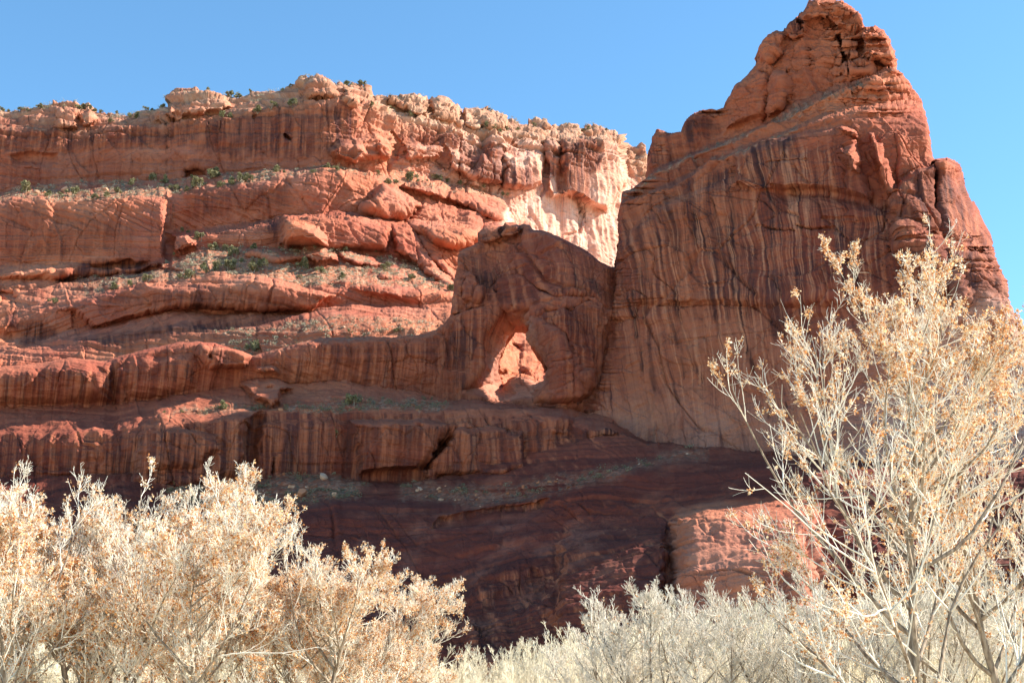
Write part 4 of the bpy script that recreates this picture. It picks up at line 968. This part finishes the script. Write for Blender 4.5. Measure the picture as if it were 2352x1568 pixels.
# the straw coloured thicket of leafless young trees on the canyon floor
def brush_mesh(seed, H=7.0, dens=1.0, mat_=None):
    R = np.random.default_rng(seed); n0 = 7
    p0 = np.stack([R.normal(0, .9, n0), R.normal(0, .9, n0), -.2+0*R.random(n0)], 1)
    d0 = np.stack([R.normal(0, .13, n0), R.normal(0, .13, n0), np.ones(n0)], 1)
    L0 = H*R.uniform(.75, 1.0, n0)
    B0, R0 = grow(R, p0, d0, L0, np.full(n0, .055), 8, .02, .05, .25)
    p, d, L, r = spawn(R, B0, R0, 13.0*dens, .12, (14, 36), .42, L0, .45, .2)
    B1, R1 = grow(R, p, d, L, r, 5, .12, .07, .4)
    p, d, L, r = spawn(R, B1, np.maximum(R1, .018), 6.5*dens, .1, (16, 40), .42, L, .7, .3)
    L = np.clip(L, .3, 1.3)
    B2, R2 = grow(R, p, d, L, np.full(len(L), .013), 3, .14, .08, .6)
    p, d, L, r = spawn(R, B2, R2, 2.2, .2, (20, 45), .6, L, .7, .3)
    B3, R3 = grow(R, p, d, np.clip(L, .2, .7), np.full(len(L), .012), 2, .14, .08, .7)
    V, F = join([tubes(B0, R0, 4), tubes(B1, R1, 3), tubes(B2, R2, 3), tubes(B3, R3, 3)])
    me = np_mesh('bare_sapling', V, F); me.materials.append(mat_ or STRAW); return me
BR = [brush_mesh(201+i) for i in range(4)]
thtop = [(-200,1420),(0,1410),(300,1400),(600,1400),(900,1440),(1050,1500),(1110,1478),(1180,1462),(1260,1452),(1340,1418),(1440,1400),(1560,1380),(1700,1370),(2000,1350),(2500,1340)]
R = np.random.default_rng(5); nb = 0
for row, (Dd, dpx, low) in enumerate(((112, 52, 0), (100, 58, 16), (88, 66, 38), (76, 80, 66))):
    px = -190.0
    while px < 2480:
        px += dpx*R.uniform(.75, 1.25)
        D_ = Dd*R.uniform(.96, 1.04)
        ty = float(crv(np.array([px]), thtop)[0])+low+R.uniform(-9, 14)
        h = ztop(ty, px, D_)
        if h < 1.2: continue
        o = link('bare_sapling', BR[int(R.integers(0, 4))])
        o.location = (xat(px, 1500, D_), D_, 0); s = h/7.2; o.scale = (max(s, .8), max(s, .8), s); o.rotation_euler = (0, 0, R.uniform(0, 6.28))
        tag(o, 'straw coloured leafless sapling in the dense thicket below the cliffs', 'sapling', 'leafless saplings of the thicket'); nb += 1
print('saplings', nb, time.time()-T0)

# ================================================================ junipers, sage, rubble and boulders on the ledges
def surf(px, py):
    """world point of the rock seen at a place of the picture (front ledges first)"""
    j = int(round((py-505)/STEP)); i = int(round((px-XL)/STEP))
    if 0 <= j < FP.shape[0] and 0 <= i < FP.shape[1] and FK[j, i] and py > np.interp(px, [p[0] for p in lip], [p[1] for p in lip])+2 if px < 1035 else (0 <= j < FP.shape[0] and 0 <= i < FP.shape[1] and FK[j, i]):
        return FP[j, i]
    i = int(np.clip(round((px-XL)/STEP), 0, len(xs)-1))
    v = (py-top[i])/(BOT-top[i]); j = int(np.clip(round(v*(nr-1)), 0, nr-1))
    return WALL_P[j, i]
def juniper_mesh(seed):
    R = np.random.default_rng(seed)
    nlob = R.integers(6, 10); c = np.stack([R.normal(0, .42, nlob), R.normal(0, .42, nlob), R.uniform(.5, 1.75, nlob)], 1)
    c[:, :2] *= (1.5-.5*c[:, 2:3]); rr = R.uniform(.32, .62, nlob)*(1.15-.25*c[:, 2])
    n = 900; k = R.integers(0, nlob, n); q = nrmz(R.normal(0, 1, (n, 3)))
    pts = c[k]+q*(rr[k]*R.random(n)**.45)[:, None]
    pts = pts[vn3(pts[:, 0]*3.1, pts[:, 1]*3.1, pts[:, 2]*3.1, seed) > -.38]
    me = leaves_mesh(R, pts, .26, 'foliage', JUN, -.5)
    P0 = np.array([[0, 0, -.3]]*3)+R.normal(0, .05, (3, 3)); B, Rr = grow(R, P0, np.stack([R.normal(0, .4, 3), R.normal(0, .4, 3), np.ones(3)], 1), np.full(3, 1.7), np.array([.11, .09, .07]), 6, .02, .16, .3)
    V, F = tubes(B, Rr, 5); tm = np_mesh('trunk', V, F); tm.materials.append(BARK)
    return me, tm
JM = [juniper_mesh(300+i) for i in range(5)]
JL = {'1': [(170,965,95),(270,405,36),(190,428,26),(5,410,34),(530,388,42),(600,388,44),(780,418,26),(675,402,30),(920,455,55),(1080,370,40),(1552,332,58),(1500,468,70),(1830,402,60),(1970,388,72),(1735,424,55),(740,482,30),
            (490,965,75),(320,985,55),(790,962,52),(900,922,65),(1180,948,52),(1020,882,75),(1100,902,68),(1340,932,88),(1440,882,112),(1550,907,58),(1610,894,72),(1675,888,60),(1860,832,56),(1910,842,26),(2195,798,42),
            (1220,1216,42),(1335,1262,78),(1430,1334,66),(1510,1332,46),(1570,1382,82),(1700,1332,52),(1900,1327,36),(2050,1307,32),(2235,1332,46),(2328,1357,40),(1150,1367,22),(1630,1437,36),(1360,1482,56),(1440,1492,80),(1530,1492,100),(1700,1502,90),(1775,1482,82),(2030,1457,82),(2160,1477,52),(2010,1512,30),(20,405,30),(60,408,26),(145,415,32),(560,375,38),(640,395,32),(980,395,30),(1020,392,32),(1400,300,30),(1600,327,44),(1700,302,24),(1900,278,28),(1960,268,24),(2330,252,44),(640,990,42),(720,986,44),(400,988,48),(1260,952,42),(1480,917,48),(2100,842,34),(2260,818,38),(1290,885,30),(1640,892,44)],
      '2': [(430,897,50),(480,892,42),(570,882,78),(755,882,62),(825,887,52),(985,937,26),(1030,952,42),(1190,992,46),(350,837,40),(300,402,36),(440,407,32),(570,457,42),(740,452,46),(1080,552,62),(1210,557,36),(1160,582,30),(55,1332,46),(145,1357,36),(335,1347,26),(475,1372,30),(380,1482,52),(425,1467,46),(585,1547,56),(1760,562,26),(230,246,42),(270,252,32),(1100,418,24),(1500,508,28),(1740,562,24),(1890,552,22),(1050,522,42),(1390,538,38),(1290,542,32),(620,888,34),(690,886,30),(900,905,32)],
      '4': [(370,372,46),(770,262,60),(865,247,56),(995,202,56),(1270,192,72),(1710,682,86),(1490,1052,66),(1220,1092,26),(1115,1102,20),(2270,1242,56),(1210,190,40)],
      '5': [(855,272,52),(120,182,52),(190,1032,92),(480,547,40),(160,556,26)],
      '7': [(855,292,32),(1175,352,56),(990,312,24)]}
ZN = {'1': 'upper ledges of the left wall', '2': 'ledges above the arch', '4': 'lower left ledges', '5': 'ledge beside the arch fin', '7': 'lowest ledge behind the grove'}
ORD = ['first', 'second', 'third', 'fourth', 'fifth', 'sixth', 'seventh', 'eighth', 'ninth', 'tenth', 'eleventh', 'twelfth', 'thirteenth', 'fourteenth', 'fifteenth', 'sixteenth', 'seventeenth', 'eighteenth', 'nineteenth', 'twentieth']
ORD += ['twenty-'+q for q in ORD[:9]]+['thirtieth']
JJ = []
for k, l in JL.items():
    for x, yb, h in l:
        p = zt(k, [(x, yb)])[0]; hh = h*ZT[k][0]
        wy = [float(cur[q][0][int(np.clip((p[0]-XL)/STEP, 0, len(xs)-1))]) for q in (1, 3, 6, 7, 9)]
        if k == '7': bn = 'on the lowest ledge behind the left grove'
        elif p[1] < wy[0]+8: bn = 'on the pale canyon rim'
        elif p[1] < wy[1]+14: bn = 'on the shrubby ledge under the upper cliff'
        elif p[1] < 585: bn = 'among the boulders of the middle slope'
        elif p[1] < wy[3]+40: bn = 'on the broad gravel bench'
        else: bn = 'on the shaded ledges left of the arch'
        JJ.append((bn, p[0], p[1], hh))
JJ.sort()
cnt = {}
for bn, px, py, hh in JJ: cnt[bn] = cnt.get(bn, 0)+1
seen = {}
for q, (bn, px, py, hh) in enumerate(JJ):
    i = seen.get(bn, 0); seen[bn] = i+1; n = cnt[bn]
    P0 = surf(px, py); D_ = P0[1]; hm = hh/FO*D_*1.08
    f, tm = JM[q % 5]
    root = bpy.data.objects.new('juniper', None); C.collection.objects.link(root)
    root.location = (P0[0], P0[1]-.2, P0[2]-.25); root.rotation_euler = (0, 0, q*1.7)
    s = hm/2.15; wd = s*(1.25 if hm < 3 else 1.0); root.scale = (wd, wd, s)
    size = 'tiny' if hh < 11 else 'small' if hh < 17 else 'medium' if hh < 24 else 'large'
    if i < (n+1)//2: lab = f'{size} green juniper, {ORD[i]} from the left end {bn}'
    else: lab = f'{size} green juniper, {ORD[n-1-i]} from the right end {bn}'
    tag(root, lab, 'juniper', 'junipers '+bn)
    link('foliage', f, None, root); link('trunk', tm, None, root)
print('junipers', len(JJ), time.time()-T0)

# sage brush: low grey green clumps, and loose stones, over the benches
def scatter(maskfun, n, R, grids):
    out = []
    for G_, M in grids:
        jj, ii = np.where(M)
        if not len(jj): continue
        k = R.integers(0, len(jj), int(n*len(jj))); out.append(G_[jj[k], ii[k]])
    return np.concatenate(out)
R = np.random.default_rng(9); RNG2 = np.random.default_rng(10)
wm = WALL_SOIL+.25*RNG2.random(WALL_SOIL.shape) > .62; fm = (FRONT_SOIL+.3*RNG2.random(FRONT_SOIL.shape) > .52) & FK
rimm = np.zeros_like(wm); rimm[:10] = True
sp = np.concatenate([scatter(None, .034, R, [(WALL_P, wm)]), scatter(None, .022, R, [(FP, fm)])])
sp = np.concatenate([sp, scatter(None, .03, R, [(WALL_P, rimm & (PX_W < 1420))])])
keepn = fbm2(sp[:, 0]/6, sp[:, 2]/3, 3, 61) > -.12; sp = sp[keepn]
nl_ = 26; n = len(sp); rr = R.uniform(.35, .8, n)+.7*R.random(n)**4
pts = sp[:, None, :]+np.stack([R.normal(0, .55, (n, nl_)), R.normal(0, .55, (n, nl_)), R.random((n, nl_))*.95], -1)*rr[:, None, None]
tint = np.clip(np.repeat(R.random(n), nl_)*.7+.3*R.random(n*nl_), 0, 1)*np.repeat(np.where(sp[:, 1] < 316, .28, 1.0), nl_)  # scrub on the front ledges tinted darker, their shade painted in
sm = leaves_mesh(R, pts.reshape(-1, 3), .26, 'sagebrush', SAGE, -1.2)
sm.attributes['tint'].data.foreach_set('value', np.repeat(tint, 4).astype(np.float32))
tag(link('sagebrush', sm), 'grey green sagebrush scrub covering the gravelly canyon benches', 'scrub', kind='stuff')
print('sage', n, time.time()-T0)
m, t, b = nodes('loose_stone')
at = N(t, 'ShaderNodeAttribute', attribute_name='tint').outputs['Fac']
t.links.new(ramp(t, at, [(0, (.28, .10, .05)), (.6, (.44, .20, .11)), (1, (.60, .40, .28))]), b.inputs['Base Color']); b.inputs['Roughness'].default_value = .9
STONE = m
def stones(name, pos, size, R):
    base = np.array([(x, y_, z) for z in (-1, 1) for x, y_ in ((-1, -1), (1, -1), (1, 1), (-1, 1))], float)
    n = len(pos); V = base[None]*R.uniform(.55, 1.3, (n, 8, 3))*np.stack([R.uniform(.6, 1.3, n), R.uniform(.6, 1.3, n), R.uniform(.35, .8, n)], -1)[:, None, :]
    a = R.uniform(0, 6.28, n); ca, sa = np.cos(a)[:, None], np.sin(a)[:, None]
    V = np.stack([V[..., 0]*ca-V[..., 1]*sa, V[..., 0]*sa+V[..., 1]*ca, V[..., 2]+R.normal(0, .3, (n, 1))*V[..., 0]], -1)*size[:, None, None]+pos[:, None, :]
    q = np.array([(0, 3, 2, 1), (4, 5, 6, 7), (0, 1, 5, 4), (1, 2, 6, 5), (2, 3, 7, 6), (3, 0, 4, 7)])
    F = (np.arange(n)[:, None, None]*8+q[None]).reshape(-1, 4)
    me = np_mesh(name, V.reshape(-1, 3), F, False); add_attr(me, 'tint', np.repeat(R.random(n), 8)); me.materials.append(STONE); return me
sp = np.concatenate([scatter(None, .035, R, [(WALL_P, wm)]), scatter(None, .010, R, [(FP, fm)])])
tag(link('rubble', stones('rubble', sp+[0, 0, .05], .06+(.34+.12*(sp[:, 1] < 316))*R.random(len(sp))**4.0, R)), 'small angular stones strewn over the canyon benches', 'rubble', kind='stuff')

# single boulders
def rock_mesh(seed, mat_=None):
    R = np.random.default_rng(seed)
    import bmesh
    bm = bmesh.new(); bmesh.ops.create_icosphere(bm, subdivisions=4, radius=1)
    V = np.array([v.co[:] for v in bm.verts])
    for _ in range(9):
        d = nrmz(R.normal(0, 1, 3)); o_ = R.uniform(.5, .8); h = V@d; V = V-np.outer(np.maximum(h-o_, 0)*.9, d)
    V += nrmz(V)*(.07*fbm3(V[:, 0]*2, V[:, 1]*2, V[:, 2]*2, 3, seed)[:, None]); V[:, 2] *= .72
    for v, c in zip(bm.verts, V): v.co = c
    me = bpy.data.meshes.new('boulder'); bm.to_mesh(me); bm.free()
    me.polygons.foreach_set('use_smooth', [True]*len(me.polygons)); me.materials.append(STONE)
    add_attr(me, 'tint', np.full(len(me.vertices), R.uniform(.3, .9))); return me
BL = [('1', 430, 935, 62, 'orange boulder on the left part of the shrubby ledge'), ('1', 712, 945, 46, 'upright pale boulder on the shrubby ledge between two junipers'),
      ('1', 245, 965, 50, 'flat boulder at the left end of the shrubby ledge'), ('7', 1240, 345, 50, 'sunlit boulder standing alone above the left grove'),
      ('7', 1490, 335, 66, 'brown boulder amid the shaded talus'), ('7', 1600, 262, 50, 'grey tilted boulder on top of the shaded talus'),
      ('7', 1660, 335, 40, 'small boulder at the right foot of the shaded talus'), ('5', 700, 95, 1, ''), ('2', 395, 420, 100, 'rounded boulder under the rim above the shrubs'),
      ('2', 1770, 600, 70, 'pale boulder on the rim edge near its right end'), ('2', 1480, 545, 80, 'orange leaning boulder on the rim'), ('4', 200, 195, 60, 'orange boulder on the smooth slope below the dark alcove')]
for i, (k, x, yb, wpx, lab) in enumerate(BL):
    if not lab: continue
    p = zt(k, [(x, yb)])[0]; P0 = surf(*p); rad = wpx*ZT[k][0]/FO*P0[1]*.5
    o = link('boulder', rock_mesh(400+i)); o.location = (P0[0], P0[1]-.3, P0[2]+rad*.35); o.scale = (rad,)*3; o.rotation_euler = (.1*i, .07*i, i*1.3)
    tag(o, lab, 'boulder', 'boulders on the ledges')
print('done', time.time()-T0)
